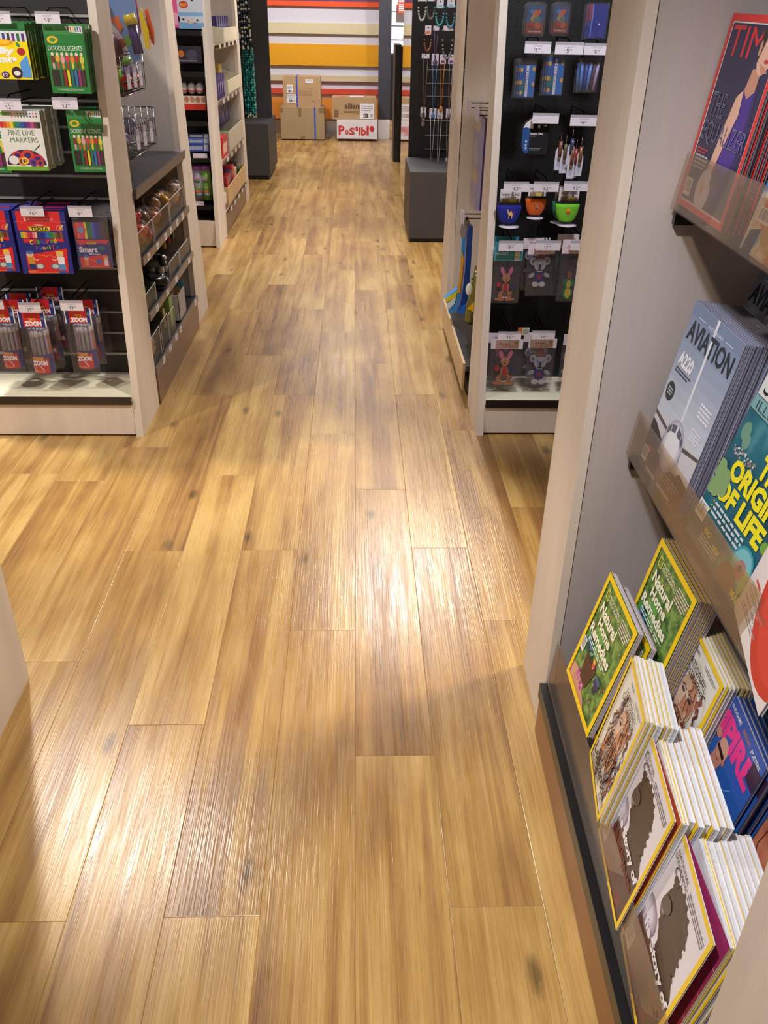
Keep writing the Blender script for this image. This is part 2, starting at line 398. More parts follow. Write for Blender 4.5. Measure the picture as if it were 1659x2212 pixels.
# ------------------------------------------------------------------ the room
LAM = (220, 207, 193); LAMD = (194, 182, 170); CREAM = (226, 220, 192); BLK = (24, 21, 22); DGREY = (62, 60, 62)
def struct(name, m, **k): return tag(m.build(name, **k), kind='structure')
def build_floor():
    PW = 0.1835; PL = 1.29
    phase = {-5: 1.773, -4: 1.02, -3: 1.537, -2: 1.025, -1: 1.9, 0: 1.43, 1: 1.036, 2: 1.942, 3: 1.3, 4: 2.2}
    y0, y1 = -3.0, 16.2; rnd = random.Random(11)
    vs = []; fs = []; near = []; far = []; ids = []
    for k in range(-25, 25):
        ph = phase.get(k, rnd.uniform(0, PL)); xa = k * PW; xb = xa + PW
        y = ph - PL * math.ceil((ph - y0) / PL)
        while y < y1:
            a = max(y, y0); b = min(y + PL, y1)
            if b > a + 1e-4:
                n = len(vs); vs += [(xa, a, 0), (xb, a, 0), (xb, b, 0), (xa, b, 0)]; fs.append((n, n + 1, n + 2, n + 3))
                w = xb - xa; l = b - a
                near += [0, 0, w, 0, w, l, 0, l]; far += [w, l, 0, l, 0, 0, w, 0]
                ids += [rnd.random(), rnd.random(), rnd.random(), 1.0] * 4
            y += PL
    me = bpy.data.meshes.new('floor'); me.from_pydata(vs, [], fs); me.materials.append(MATS['plank_floor'])
    u = me.uv_layers.new(name='UVMap'); u.data.foreach_set('uv', near)
    u = me.uv_layers.new(name='UVFar'); u.data.foreach_set('uv', far)
    c = me.color_attributes.new('plank', 'FLOAT_COLOR', 'CORNER'); c.data.foreach_set('color', ids)
    o = bpy.data.objects.new('floor', me); COLL.objects.link(o); tag(o, kind='structure')
build_floor()
struct('ceiling', M().box(-4.6, -3.0, CEIL, 4.6, 16.2, CEIL + .05, (206, 204, 200)))
struct('wall_left', M().box(-4.6, -3.0, 0, -4.5, 16.2, CEIL, (190, 184, 178)))
struct('wall_right', M().box(4.5, -3.0, 0, 4.6, 16.2, CEIL, (190, 184, 178)))
struct('wall_front', M().box(-4.6, -3.1, 0, 4.6, -3.0, CEIL, (190, 184, 178)))
YB = 13.2
struct('wall_back', M().box(-4.5, YB, 0, .47, YB + .12, CEIL, (206, 204, 214)).box(1.25, YB, 0, 4.5, YB + .12, CEIL, (206, 204, 214)))
struct('wall_far', M().box(-4.5, 16.1, 0, 4.5, 16.2, CEIL, (214, 216, 222)))
def stripe(n, v_top, v_bot, col, t=.05):
    zt = at(690, v_top, Y=YB - t).z; zb = at(690, v_bot, Y=YB - t).z
    struct('trim_%d' % n, M().box(-4.4, YB - t, zb, .46, YB, zt, col))
for n, (a, b, c) in enumerate([(-6, 2.5, (110, 62, 98)), (-20, -8, (222, 150, 48)), (2.5, 13.5, (226, 84, 40)), (49.5, 73, (208, 196, 158)), (95.5, 142, (224, 158, 18)),
                               (163, 175.5, (208, 190, 154)), (192, 203, (214, 76, 52)), (212.5, 257, (222, 138, 48))]): stripe(n + 1, a, b, c)
struct('baseboard_back', M().box(-4.4, YB - .015, 0, .46, YB, at(690, 260, Y=YB).z, (190, 194, 204), 'metal'))
# dark square column with a metal foot, its glare painted as plain white
m = M().box(.315, 12.70, .24, .475, 12.86, CEIL, (64, 64, 72), 'darkboard'); col = m.build('column')
tag(col, 'dark grey square column at the end of the aisle with a bright metal foot', 'column')
M().box(.318, 12.69, 0, .472, 12.87, .245, (250, 250, 250), 'plastic').build('metal_foot', col)

# far shelving seen through the gap on the right
t = empty('display_shelving', 'white slatted shelving in the bright room beyond the aisle', 'shelving', (.75, 15.2, 0))
m = M()
for k in range(9): m.box(-.5, 0, .95 + k * .19, .6, .03, 1.125 + k * .19, (236, 240, 246))
m.build('slat_panel', t)
M().box(-.5, -.12, 0, .6, .03, .93, (26, 26, 30), 'darkboard').build('dark_base', t)
m = M().box(0, 0, 0, .16, .02, .2, (226, 70, 48), 'print'); A = Art(m, .16, .2)
A.text('SALE', .1, .72, .8, .16, (250, 240, 235), .02); A.lines(.1, .1, .8, .5, 4, (250, 236, 230)); A.rect(.0, .9, 1, .1, (120, 60, 150))
tag(m.build('sale_sign', loc=(.66, 15.12, 1.5)), 'small red and orange notice on the white shelving beyond the aisle', 'sign')
m = M().box(0, 0, 0, .28, .02, .14, (214, 30, 34), 'print')
tag(m.build('red_sign', loc=(.56, 15.1, 1.86)), 'plain red sign at the top edge beyond the dark column', 'sign')
# dark display cabinet standing before the gap
t = empty('display_stand', 'tall narrow black display stand between dark column and mirrored cabinet', 'display stand', (.50, 10.62, 0))
M().box(-.055, 0, .0, .01, .5, 1.2, (40, 37, 36), 'darkboard').build('side_panel', t)
M().box(.012, .002, .0, .5, .5, 1.18, (22, 20, 20), 'darkboard').build('body', t)

# ------------------------------------------------------------------ shop fixtures
HT = 1.78
def side_panel(par, x0, x1, yf, yb, lean_f, lean_b, h=HT, col=LAM):
    """upright end board, its free edge leaning in towards the top"""
    m = M().prism([(yf, 0.0), (yb, 0.0), (yb + lean_b * h, h), (yf + lean_f * h, h)], x0, x1, 'x', col, 'laminate')
    return m.build('side_panel', par)
def rail(par, x0, x1, ya, yb, z, h, col=(118, 104, 96), name='price_rail'):
    return M().box(x0, ya, z - h, x1, yb, z, col, 'plastic').build(name, par)
def ticket_strip(par, x, facing, ys, z, h=.026, w=.045):
    """small blank white price cards in a shelf-edge rail; facing +1: towards +X"""
    for y in ys:
        m = M().box(0, -w / 2, -h / 2, .0012, w / 2, h / 2, (226, 222, 228), 'print')
        A = Art(m, w, h, O=(.0012 if facing > 0 else 0, -w / 2 if facing > 0 else w / 2, -h / 2), U=(0, 1 if facing > 0 else -1, 0), V=(0, 0, 1))
        A.rect(.38, .3, .25, .25, (110, 104, 112)); A.rect(.1, .72, .6, .1, (170, 165, 172))
        m.build('price_card', par, (x, y, z))

# ---- left gondola
GA = empty('shelving_unit', 'pale wood shelving unit on the left with stationery on its black end', 'shelving unit', (-1.4, 3.16, 0))
def ga(m, name, loc=None): return m.build(name, GA, (1.4, -3.16, 0) if loc is None else loc)
XA = -.857
def panel_ga(yf, yb, lf, lb, x0=XA - .028, x1=XA):
    m = M().prism([(yf, 0), (yb, 0), (yb + lb * HT, HT), (yf + lf * HT, HT)], x0, x1, 'x', LAM, 'laminate'); return ga(m, 'side_panel')
panel_ga(3.16, 3.485, .098, 0.0)
panel_ga(4.585, 4.926, -.05, -.158)
panel_ga(3.16, 3.485, .098, 0.0, -2.06, -2.032)
ga(M().box(-2.03, 3.424, .0, XA - .028, 3.47, HT, (34, 29, 28), 'darkboard'), 'slatwall')
m = M()
for k, z in enumerate([.172, .259, .347, .434, .523, .609, .697, .785, .873, .953, 1.036, 1.121, 1.208, 1.298, 1.386, 1.473, 1.56, 1.65]):
    m.box(-2.03, 3.417, z - .004, XA - .03, 3.4245, z + .004, (150, 146, 142), 'plastic')
ga(m, 'slat_inserts')
ga(M().box(-2.03, 3.168, .146, XA - .029, 3.424, .169, CREAM, 'matte'), 'base_shelf')
ga(M().box(-2.03, 3.160, .139, XA - .029, 3.168, .170, (44, 36, 36), 'plastic'), 'shelf_edge')
ga(M().box(-2.03, 3.168, .008, XA - .029, 3.19, .139, LAM, 'laminate'), 'kick_board')
ga(M().box(-2.03, 3.472, 0, XA - .028, 3.487, HT, LAMD, 'laminate'), 'divider')
ga(M().box(-2.03, 4.585, 0, XA - .028, 4.60, HT, LAMD, 'laminate'), 'divider')
ga(M().box(-1.34, 3.488, 0, -1.32, 4.584, HT, LAMD, 'laminate'), 'back_panel')
for z, th in ((.890, .028), (.628, .022), (.400, .022), (.165, .022)):
    ga(M().box(-1.319, 3.489, z - th, -.858, 4.583, z, (44, 44, 52), 'plastic'), 'shelf')
m = M().prism([(-.858, .860), (-.846, .858), (-.842, .898), (-.858, .893)], 3.489, 4.583, 'y', (86, 78, 84), 'plastic'); ga(m, 'shelf_rail')
for z, us in ((.617, [(322, 562), (341, 540), (358, 520), (369, 502), (383, 485), (394, 468)]), (.389, [(341, 676), (363, 640), (381, 606), (408, 562)]), (.153, [(356, 792), (369, 765), (382, 741), (391, 719), (422, 655)])):
    rl = ga(M().box(-.858, 3.489, z - .015, -.849, 4.583, z + .015, (112, 98, 92), 'plastic'), 'price_rail')
    ticket_strip(rl, -.849, 1, [at(u, v, X=-.849).y for u, v in us], z, .028, .05)
ga(M().box(-.875, 3.50, .004, -.853, 4.583, .137, (140, 108, 78), 'kick'), 'kick_board')
ga(M().box(-1.3, 3.49, 0, -.88, 4.583, .14, (14, 13, 14), 'darkboard'), 'base')

# ---- near left unit, only its far corner shows
GC = empty('shelving_unit', 'pale wood shelving unit end at the left edge, nearest the camera', 'shelving unit', (-1.4, 1.71, 0))
M().prism([(-.62, 0), (0, 0), (0, HT), (-.62, HT)], .557 - .028, .557, 'x', LAM, 'laminate').build('side_panel', GC)
M().box(-.6, -.60, 0, .528, -.02, HT, (200, 186, 168), 'laminate').build('body', GC)

# ---- right gondola
GB = empty('shelving_unit', 'pale wood shelving unit on the right with a black pegboard end full of souvenirs', 'shelving unit', (1.0, 3.18, 0))
def gb(m, name): return m.build(name, GB, (-1.0, -3.18, 0))
def panel_gb(yf, yb, lf, lb, x0=.50, x1=.528):
    m = M().prism([(yf, 0), (yb, 0), (yb + lb * HT, HT), (yf + lf * HT, HT)], x0, x1, 'x', LAM, 'laminate'); return gb(m, 'side_panel')
panel_gb(3.18, 3.507, .15, 0.0); panel_gb(4.585, 4.93, .05, -.04); panel_gb(3.18, 3.507, .15, 0, 1.62, 1.648)
m = M().box(.529, 3.455, 0, 1.619, 3.49, HT, (16, 14, 16), 'darkboard'); gb(m, 'pegboard')
m = M()
for i in range(42):
    for j in range(60):
        x = .545 + i * .0255; z = .19 + j * .0255
        m.add([(x - .004, 3.4545, z - .0022), (x + .004, 3.4545, z - .0022), (x + .004, 3.4545, z + .0022), (x - .004, 3.4545, z + .0022)], [(0, 1, 2, 3)], (4, 4, 5), 'matte')
gb(m, 'peg_holes')
gb(M().box(.529, 3.192, .130, 1.619, 3.455, .152, CREAM, 'matte'), 'base_shelf')
gb(M().box(.529, 3.184, .121, 1.619, 3.192, .153, (26, 22, 22), 'plastic'), 'shelf_edge')
gb(M().box(.529, 3.192, .008, 1.619, 3.21, .121, LAM, 'laminate'), 'kick_board')
gb(M().box(.529, 3.492, 0, 1.619, 3.506, HT, LAMD, 'laminate'), 'divider')
gb(M().box(.529, 4.586, 0, 1.619, 4.60, HT, LAM, 'laminate'), 'divider')
gb(M().box(.74, 3.507, 0, .76, 4.585, HT, LAM, 'laminate'), 'back_panel')
gb(M().box(.492, 3.56, .132, .739, 4.584, .156, (34, 34, 38), 'plastic'), 'shelf')
gb(M().box(.481, 3.60, .03, .492, 4.584, .157, (214, 190, 150), 'kick'), 'kick_board')  # base colour painted in the board's lit tone
gb(M().box(.51, 3.56, 0, .739, 4.584, .131, (14, 13, 14), 'darkboard'), 'base')

# ---- far left gondola with sweets
GD = empty('shelving_unit', 'further pale wood shelving unit on the left stocked with sweets and eggs', 'shelving unit', (-1.4, 6.4, 0))
def gd(m, name): return m.build(name, GD, (1.4, -6.4, 0))
def panel_gd(yf, yb, lf, lb, x0=-1.008, x1=-.98):
    m = M().prism([(yf, 0), (yb, 0), (yb + lb * HT, HT), (yf + lf * HT, HT)], x0, x1, 'x', LAM, 'laminate'); return gd(m, 'side_panel')
panel_gd(6.36, 6.76, .10, 0.0); panel_gd(8.12, 8.36, 0, -.06); panel_gd(6.36, 6.76, .10, 0.0, -2.2, -2.172)
gd(M().box(-2.17, 6.68, 0, -1.009, 6.72, HT, (22, 20, 21), 'darkboard'), 'back_panel')
gd(M().box(-2.17, 6.735, 0, -1.009, 6.75, HT, LAMD, 'laminate'), 'divider'); gd(M().box(-2.17, 8.12, 0, -1.009, 8.14, HT, LAMD, 'laminate'), 'divider')
gd(M().box(-1.52, 6.751, 0, -1.50, 8.119, HT, LAMD, 'laminate'), 'back_panel')
gd(M().box(-2.17, 6.38, .008, -1.009, 6.40, .185, LAM, 'laminate'), 'kick_board')
gd(M().box(-2.17, 6.40, .16, -1.009, 6.68, .185, (34, 32, 32), 'plastic'), 'base_shelf')
for v in (443, 340, 262, 155, 66):
    z = at(420, v, Y=6.46).z
    gd(M().box(-2.17, 6.455, z - .03, -1.009, 6.68, z, (18, 16, 17), 'plastic'), 'shelf')
    gd(M().box(-2.17, 6.448, z - .03, -1.009, 6.455, z - .002, (60, 58, 60), 'acrylic'), 'price_rail')
gd(M().box(-1.0, 6.78, .01, -.984, 8.119, .22, (150, 128, 104), 'kick'), 'kick_board'); gd(M().box(-1.48, 6.76, 0, -1.02, 8.119, .24, (14, 13, 14), 'darkboard'), 'base')
GDZ = []
for (u, v) in ((528, 392), (523, 299), (519, 190), (514, 87)):
    z = at(u, v, Y=8.1).z; GDZ.append(z)
    gd(M().box(-1.5, 6.77, z - .02, -.975, 8.118, z, (190, 176, 158), 'plastic'), 'shelf')
    rl = gd(M().box(-.975, 6.77, z - .028, -.962, 8.118, z + .012, (206, 196, 190), 'acrylic'), 'price_rail')
    for k in range(5): M().box(-.0005, -.05, -.014, .001, .05, .014, (214, 208, 214), 'print').build('price_card', rl, (-.961, 6.95 + k * .25, z - .008))

# ---- left jewellery stand
zt = at(560, 268, Y=9.3).z; yb = at(577, 254, Z=zt).y
LJ = empty('jewellery_stand', 'dark grey jewellery stand at the far left with a low plinth below hanging beads', 'display stand', (-1.1, 9.3, 0))
M().box(-.6, .0, .04, .235, yb - 9.3 + .3, zt, (58, 57, 58), 'darkboard').build('plinth', LJ)
M().box(-.58, .02, 0, .215, .5, .04, (16, 15, 16), 'darkboard').build('toe_recess', LJ)
M().box(-.6, yb - 9.3, zt, .225, yb - 9.3 + .05, 2.05, (52, 51, 52), 'darkboard').build('back_panel', LJ)
YLJ = yb
# ---- right jewellery unit
RJ = empty('jewellery_stand', 'black jewellery stand on the right with carded necklaces and a mirrored side', 'display stand', (.9, 6.6, 0))
def rj(m, name): return m.build(name, RJ, (-.9, -6.6, 0))
rj(M().box(.405, 6.60, .03, 1.2, 7.35, .50, (66, 64, 66), 'darkboard'), 'plinth')
rj(M().box(.42, 6.62, 0, 1.18, 7.3, .03, (16, 15, 16), 'darkboard'), 'toe_recess')
rj(M().box(.432, 7.40, .0, .60, 7.44, 2.05, (14, 12, 13), 'darkboard'), 'side_panel')
rj(M().box(.60, 7.40, .0, 1.3, 7.44, 2.05, (20, 18, 20), 'darkboard'), 'back_panel')
rj(M().box(.432, 7.445, .05, .448, 8.69, 2.05, (225, 218, 205), 'mirror'), 'mirror_panel')
rj(M().box(.45, 7.445, 0.0, 1.3, 8.69, 2.05, (24, 22, 22), 'darkboard'), 'body')
m = M()
for v in (260, 292, 322, 350, 150, 180, 208): 
    z = at(930, v, Y=7.39).z; m.box(.56, 7.385, z - .004, 1.2, 7.398, z + .004, (120, 116, 118), 'metal')
rj(m, 'slat_inserts')

# ---- magazine rack on the right (turned a hair from the aisle)
RK = empty('magazine_rack', 'pale wood magazine rack along the right with clear lipped shelves and a black base', 'magazine rack', (.445, 1.505, 0), math.radians(-1.35))
RM = RK.matrix_world.copy()
M().prism([(0, 0), (.245, 0), (.21, 1.98), (0.0, 1.98)], 0, .02, 'x', LAM, 'laminate').build('side_panel', RK)
M().box(.0225, .003, 0, .72, .02, 1.98, (184, 174, 170), 'laminate').build('divider', RK)
M().prism([(-1.24, 0), (-.945, 0), (-.945, HT), (-1.24, HT)], 0, .02, 'x', LAM, 'laminate').build('side_panel', RK)
M().box(.0225, -.965, 0, .72, -.948, HT, (184, 174, 170), 'laminate').build('divider', RK)
M().box(.70, -.945, 0, .715, .0, HT, (120, 110, 102), 'laminate').build('back_panel', RK)
M().box(-.010, -.942, .004, .004, -.002, .118, (150, 108, 72), 'kick').build('kick_board', RK)
M().box(-.015, -.942, .118, .018, -.004, .156, (20, 20, 24), 'plastic').build('base_edge', RK)
M().box(.019, -.942, .1, .69, -.004, .155, (16, 15, 16), 'darkboard').build('base', RK)
def tray(x0, z0, x1, z1, zf, depth, dy=-.006, wood=False):
    m = M().prism([(x0, z0), (x0 + .003, z0), (x1 + .003, z1), (x1, z1)], -.94, dy, 'y', (230, 225, 220), 'lip'); m.build('clear_lip', RK)
    M().box(x0, -.94, zf - .004, x0 + depth, dy, zf, (178, 160, 142), 'acrylic' if not wood else 'laminate').build('tray', RK)
tray(.002, .160, .012, .280, .162, .14)
M().box(.12, -.94, .16, .69, -.005, .25, (38, 32, 30), 'darkboard').build('step', RK)
tray(.090, .758, .101, .848, .760, .24)
M().box(.10, -.014, .725, .34, -.001, .750, (10, 10, 11), 'plastic').build('bracket', RK)
M().box(.30, -.94, .76, .69, -.005, .83, (38, 32, 30), 'darkboard').build('step', RK)
tray(.091, 1.222, .104, 1.311, 1.224, .24)
M().box(.10, -.014, 1.195, .34, -.001, 1.218, (10, 10, 11), 'plastic').build('bracket', RK)

# ------------------------------------------------------------------ magazines
def pose(X, Y, Z, t, a, r):
    u = Vector((0, -1, 0)); v = Vector((math.sin(t), 0, math.cos(t)))
    u2 = u * math.cos(r) + v * math.sin(r); v2 = v * math.cos(r) - u * math.sin(r)
    R = Matrix.Rotation(a, 3, 'Z'); u2 = R @ u2; v2 = R @ v2; y = v2.cross(u2)
    return Matrix(((u2.x, y.x, v2.x, X), (u2.y, y.y, v2.y, Y), (u2.z, y.z, v2.z, Z), (0, 0, 0, 1)))
def magazine(label, w, h, t, cover, P, edge=(206, 202, 206), base=(240, 240, 240), spine=None, name='magazine', group=None, wedge=None, base_mat='print'):
    root = empty(name, label, 'magazine', mat=pose(*P), group=group)
    m = M().box(0, 0, 0, w, .0008, h, base, base_mat)
    cover(Art(m, w, h)); m.build('cover', root)
    y0 = .0012
    if wedge:
        d, c1, c2 = wedge
        q = M(); n = 5
        for i in range(n):
            f0, f1 = i / n, (i + 1) / n; mix = [c1[k] * (1 - f0) + c2[k] * f0 for k in range(3)]
            q.add([(w * .02, y0, h * f0), (w * .995, y0 + d, h * f0 * 1.0), (w * .995, y0 + d, h * f1 * .995), (w * .02, y0, h * f1 * .995)], [(0, 1, 2, 3)], mix, 'print')
        q.build('inner_page', root); y0 += d
    m = M(); n = 5; st = (t - .002) / n
    for i in range(n):
        c = [k * (1 - .07 * (i % 2)) for k in edge]; e = .0012 * (i % 2)
        m.box(.001, y0 + i * st, .001, w - .001 - e, y0 + (i + 1) * st, h - .002 - e, c, 'matte')
    m.build('pages', root)
    M().box(-.0006, .0, 0, .001, y0 + t - .002, h, spine or base, 'print').box(.001, y0 + t - .002, 0, w, y0 + t - .0012, h, spine or base, 'print').build('back_cover', root)
    return root
def stack(root, n, step, label, group, jit=.003, dx=0.0, dz=0.0, tilt=0.0):
    rnd = random.Random(label); M0 = root.matrix_world.copy()
    ch = None
    for i in range(n):
        T = Matrix.Translation((dx * (i + 1) + rnd.uniform(-jit, jit), step * (i + 1), dz * (i + 1) + rnd.uniform(-jit, 0) * .35)) @ Matrix.Rotation(-tilt * (i + 1), 4, 'X')
        dup(root, mat=M0 @ T, label=label, group=group)
YEL = (250, 212, 20)
def border(A, c, t=.045):
    th = t * A.w / A.h
    A.rect(0, 0, 1, th, c); A.rect(0, 1 - th, 1, th, c); A.rect(0, th, t, 1 - 2 * th, c); A.rect(1 - t, th, t, 1 - 2 * th, c)
def c_remedies(A):
    A.rect(0, 0, 1, 1, (90, 120, 60), 'garden')
    A.ell(.22, .42, .16, .12, (86, 150, 74), 16, 20); A.ell(.35, .50, .10, .16, (110, 170, 80), 12, -20)
    rnd = random.Random(5)
    for i in range(34): A.ell(rnd.uniform(.08, .92), rnd.uniform(.1, .9), .014, .011, rnd.choice([(176, 66, 70), (150, 176, 92), (60, 90, 46), (200, 120, 120)]), 6)
    A.ell(.16, .07, .30, .10, (214, 160, 130), 16, 10); A.ell(.42, .05, .26, .07, (206, 150, 120), 14, -12)
    for i in range(26): A.ell(.34 + rnd.uniform(-.12, .12), .12 + rnd.uniform(-.05, .07), .022, .018, rnd.choice([(206, 96, 160), (226, 130, 184), (170, 70, 130)]), 7)
    for i in range(16): A.ell(.24 + rnd.uniform(-.1, .14), .40 + rnd.uniform(-.06, .09), .05, .022, rnd.choice([(30, 80, 96), (60, 140, 170), (24, 60, 80), (90, 170, 120)]), 7, rnd.uniform(20, 120))
    A.poly([(.26, .36), (.60, .36), (.52, .16), (.32, .16)], (74, 44, 38)); A.ell(.43, .36, .17, .025, (96, 60, 48)); A.ell(.43, .365, .14, .016, (40, 26, 24))
    for i in range(8): A.ell(.5 + rnd.uniform(-.06, .08), .38 + rnd.uniform(-.02, .03), .025, .018, rnd.choice([(220, 70, 90), (240, 190, 60)]), 7)
    A.poly([(.62, .30), (.80, .30), (.77, .36), (.66, .37)], (36, 50, 96)); A.ell(.71, .36, .085, .022, (70, 90, 140)); A.poly([(.66, .25), (.76, .25), (.74, .31), (.68, .31)], (30, 40, 80))
    A.line([(.13, .905), (.21, .905), (.21, .835), (.13, .835), (.13, .905)], .014, (240, 226, 90))
    A.text('NATIONAL', .24, .875, .34, .026, (236, 232, 206), .01); A.text('GEOGRAPHIC', .24, .842, .38, .026, (236, 232, 206), .01)
    A.lines(.64, .80, .28, .12, 5, (226, 206, 200), 2)
    W = (252, 250, 222)
    A.text('Natural', .14, .70, .52, .095, W, .035); A.text('Home', .22, .605, .42, .085, W, .035); A.text('Remedies', .10, .50, .68, .085, W, .035)
    A.lines(.16, .44, .62, .045, 2, (226, 236, 226), 4)
    A.barcode(.055, .30, .11, .12); border(A, YEL, .062)
def c_leo(A, low=True):
    A.rect(0, 0, 1, 1, (238, 237, 230)); A.ell(.55, .60, .36, .26, (222, 218, 196)); A.ell(.55, .59, .345, .25, (238, 237, 230))
    rnd = random.Random(9)
    HC = [(112, 52, 40), (160, 82, 54), (196, 128, 84), (70, 60, 90), (120, 130, 160), (216, 180, 130), (90, 40, 36), (170, 176, 190)]
    for i in range(60):       # flowing hair and beard of an old man, a plain stand-in sketch
        side = rnd.choice((-1, 1)); a = rnd.uniform(0, 1); cx = .54 + side * (.20 + .08 * math.sin(a * 3)); y = .80 - a * .62; k = rnd.uniform(.03, .09)
        A.line([(cx, y), (cx + side * rnd.uniform(0, .10) - .03, y - k), (cx + rnd.uniform(-.06, .08) * side, y - 2 * k), (cx + side * .03, y - 3 * k)], rnd.uniform(.012, .035), rnd.choice(HC))
    A.ell(.54, .58, .20, .19, (214, 178, 150), 20); A.ell(.47, .56, .10, .10, (232, 206, 184)); A.ell(.62, .60, .10, .12, (190, 132, 104))
    for i in range(70):
        x = .50 + rnd.uniform(-.26, .26); y = .46 - rnd.random() * .18; A.line([(x, y), (x + rnd.uniform(-.05, .05), y - .05), (x + rnd.uniform(-.08, .08), y - .13)], rnd.uniform(.010, .030), rnd.choice(HC + [(214, 196, 176), (226, 170, 150)]))
    for i in range(12): A.ell(.54 + rnd.uniform(-.14, .14), .60 + rnd.uniform(-.12, .12), .03, .03, rnd.choice([(226, 190, 160), (200, 140, 110), (236, 214, 196), (180, 150, 150)]), 8)
    for s_ in (-1, 1):
        A.ell(.54 + s_ * .085, .62, .042, .013, (70, 52, 46)); A.line([(.54 + s_ * .03, .645), (.54 + s_ * .085, .66), (.54 + s_ * .14, .64)], .016, (110, 84, 66))
    A.poly([(.52, .62), (.57, .62), (.60, .51), (.50, .51)], (206, 150, 120)); A.line([(.44, .47), (.54, .485), (.64, .47)], .018, (150, 70, 60))
    for i in range(36):
        x = .36 + rnd.random() * .38; y = .50 - rnd.random() * .14; A.line([(x, y), (x + rnd.uniform(-.05, .05), y - .07), (x + rnd.uniform(-.08, .08), y - .17)], rnd.uniform(.008, .022), rnd.choice(HC))
    A.text('THE MAY ISSUE', .30, .905, .16, .022, (50, 48, 50), .03)
    A.text('NATIONAL', .28, .80, .50, .055, (50, 46, 42), 0); A.text('GEOGRAPHIC', .22, .735, .62, .055, (50, 46, 42), 0)
    A.lines(.62, .90, .28, .03, 2, (150, 146, 146), 8)
    if low:
        A.text('Leonardo', .10, .115, .72, .10, (34, 28, 28), .03); A.lines(.10, .055, .5, .05, 3, (70, 66, 66), 5); A.barcode(.70, .06, .2, .06)
    border(A, YEL, .05)
def c_story(A):
    A.rect(0, 0, 1, 1, (236, 230, 236)); A.rect(.04, 0, .92, .37, (96, 70, 58), 'brownprint')
    for i in range(6): A.ell(.20, .42, .20 - i * .022, .10 - i * .012, [(150, 136, 156), (170, 156, 174), (190, 178, 196), (208, 198, 214), (222, 212, 228), (236, 230, 240)][i])
    D = (66, 48, 40)
    A.poly([(.74, .36), (.96, .38), (.96, .52), (.78, .50)], (236, 230, 236)); A.poly([(.46, .44), (.80, .52), (.92, .44), (.95, .36), (.95, .30), (.60, .28), (.46, .34)], D)
    A.poly([(.27, .58), (.265, .62), (.285, .67), (.30, .72), (.33, .765), (.40, .815), (.48, .840), (.58, .828), (.67, .80), (.745, .755), (.76, .70), (.77, .655), (.79, .61), (.805, .555), (.83, .49), (.70, .42), (.56, .39), (.49, .41), (.45, .455), (.42, .47), (.40, .49), (.345, .51), (.35, .535), (.315, .548), (.30, .565)], D, clip=False)
    rnd = random.Random(4)
    for (x, y) in ((.33, .77), (.40, .82), (.48, .845), (.56, .835), (.64, .815), (.71, .775), (.75, .72), (.77, .66), (.79, .60), (.80, .55), (.81, .51)):
        for j in range(3): A.ell(x + rnd.uniform(-.015, .02), y + rnd.uniform(-.012, .008), .020, .012, D, 7, rnd.uniform(0, 90))
    A.ell(.33, .80, .05, .03, D, 10); A.ring(.30, .835, .055, .026, D, .007); A.ring(.33, .845, .07, .03, D, .005); A.line([(.26, .80), (.24, .83), (.27, .86)], .006, D)
    for i in range(5): A.ell(.335 + i * .002, .60, .055 - i * .010, .05 - i * .009, [(88, 70, 66), (112, 94, 96), (140, 122, 128), (172, 154, 164), (206, 190, 204)][i], 14, 20)
    A.ell(.36, .64, .09, .05, (86, 68, 62), 14, 30)
    A.text('NATIONAL', .17, .895, .30, .028, (76, 72, 76), 0); A.text('GEOGRAPHIC', .15, .858, .35, .028, (76, 72, 76), 0)
    A.lines(.52, .855, .40, .06, 3, (110, 104, 108), 12)
    A.text('The Story of', .12, .33, .82, .085, (248, 244, 248), .045); A.text('MANKIND', .16, .235, .74, .065, (126, 40, 42), .03)
    A.barcode(.06, .07, .15, .13); border(A, YEL, .045)
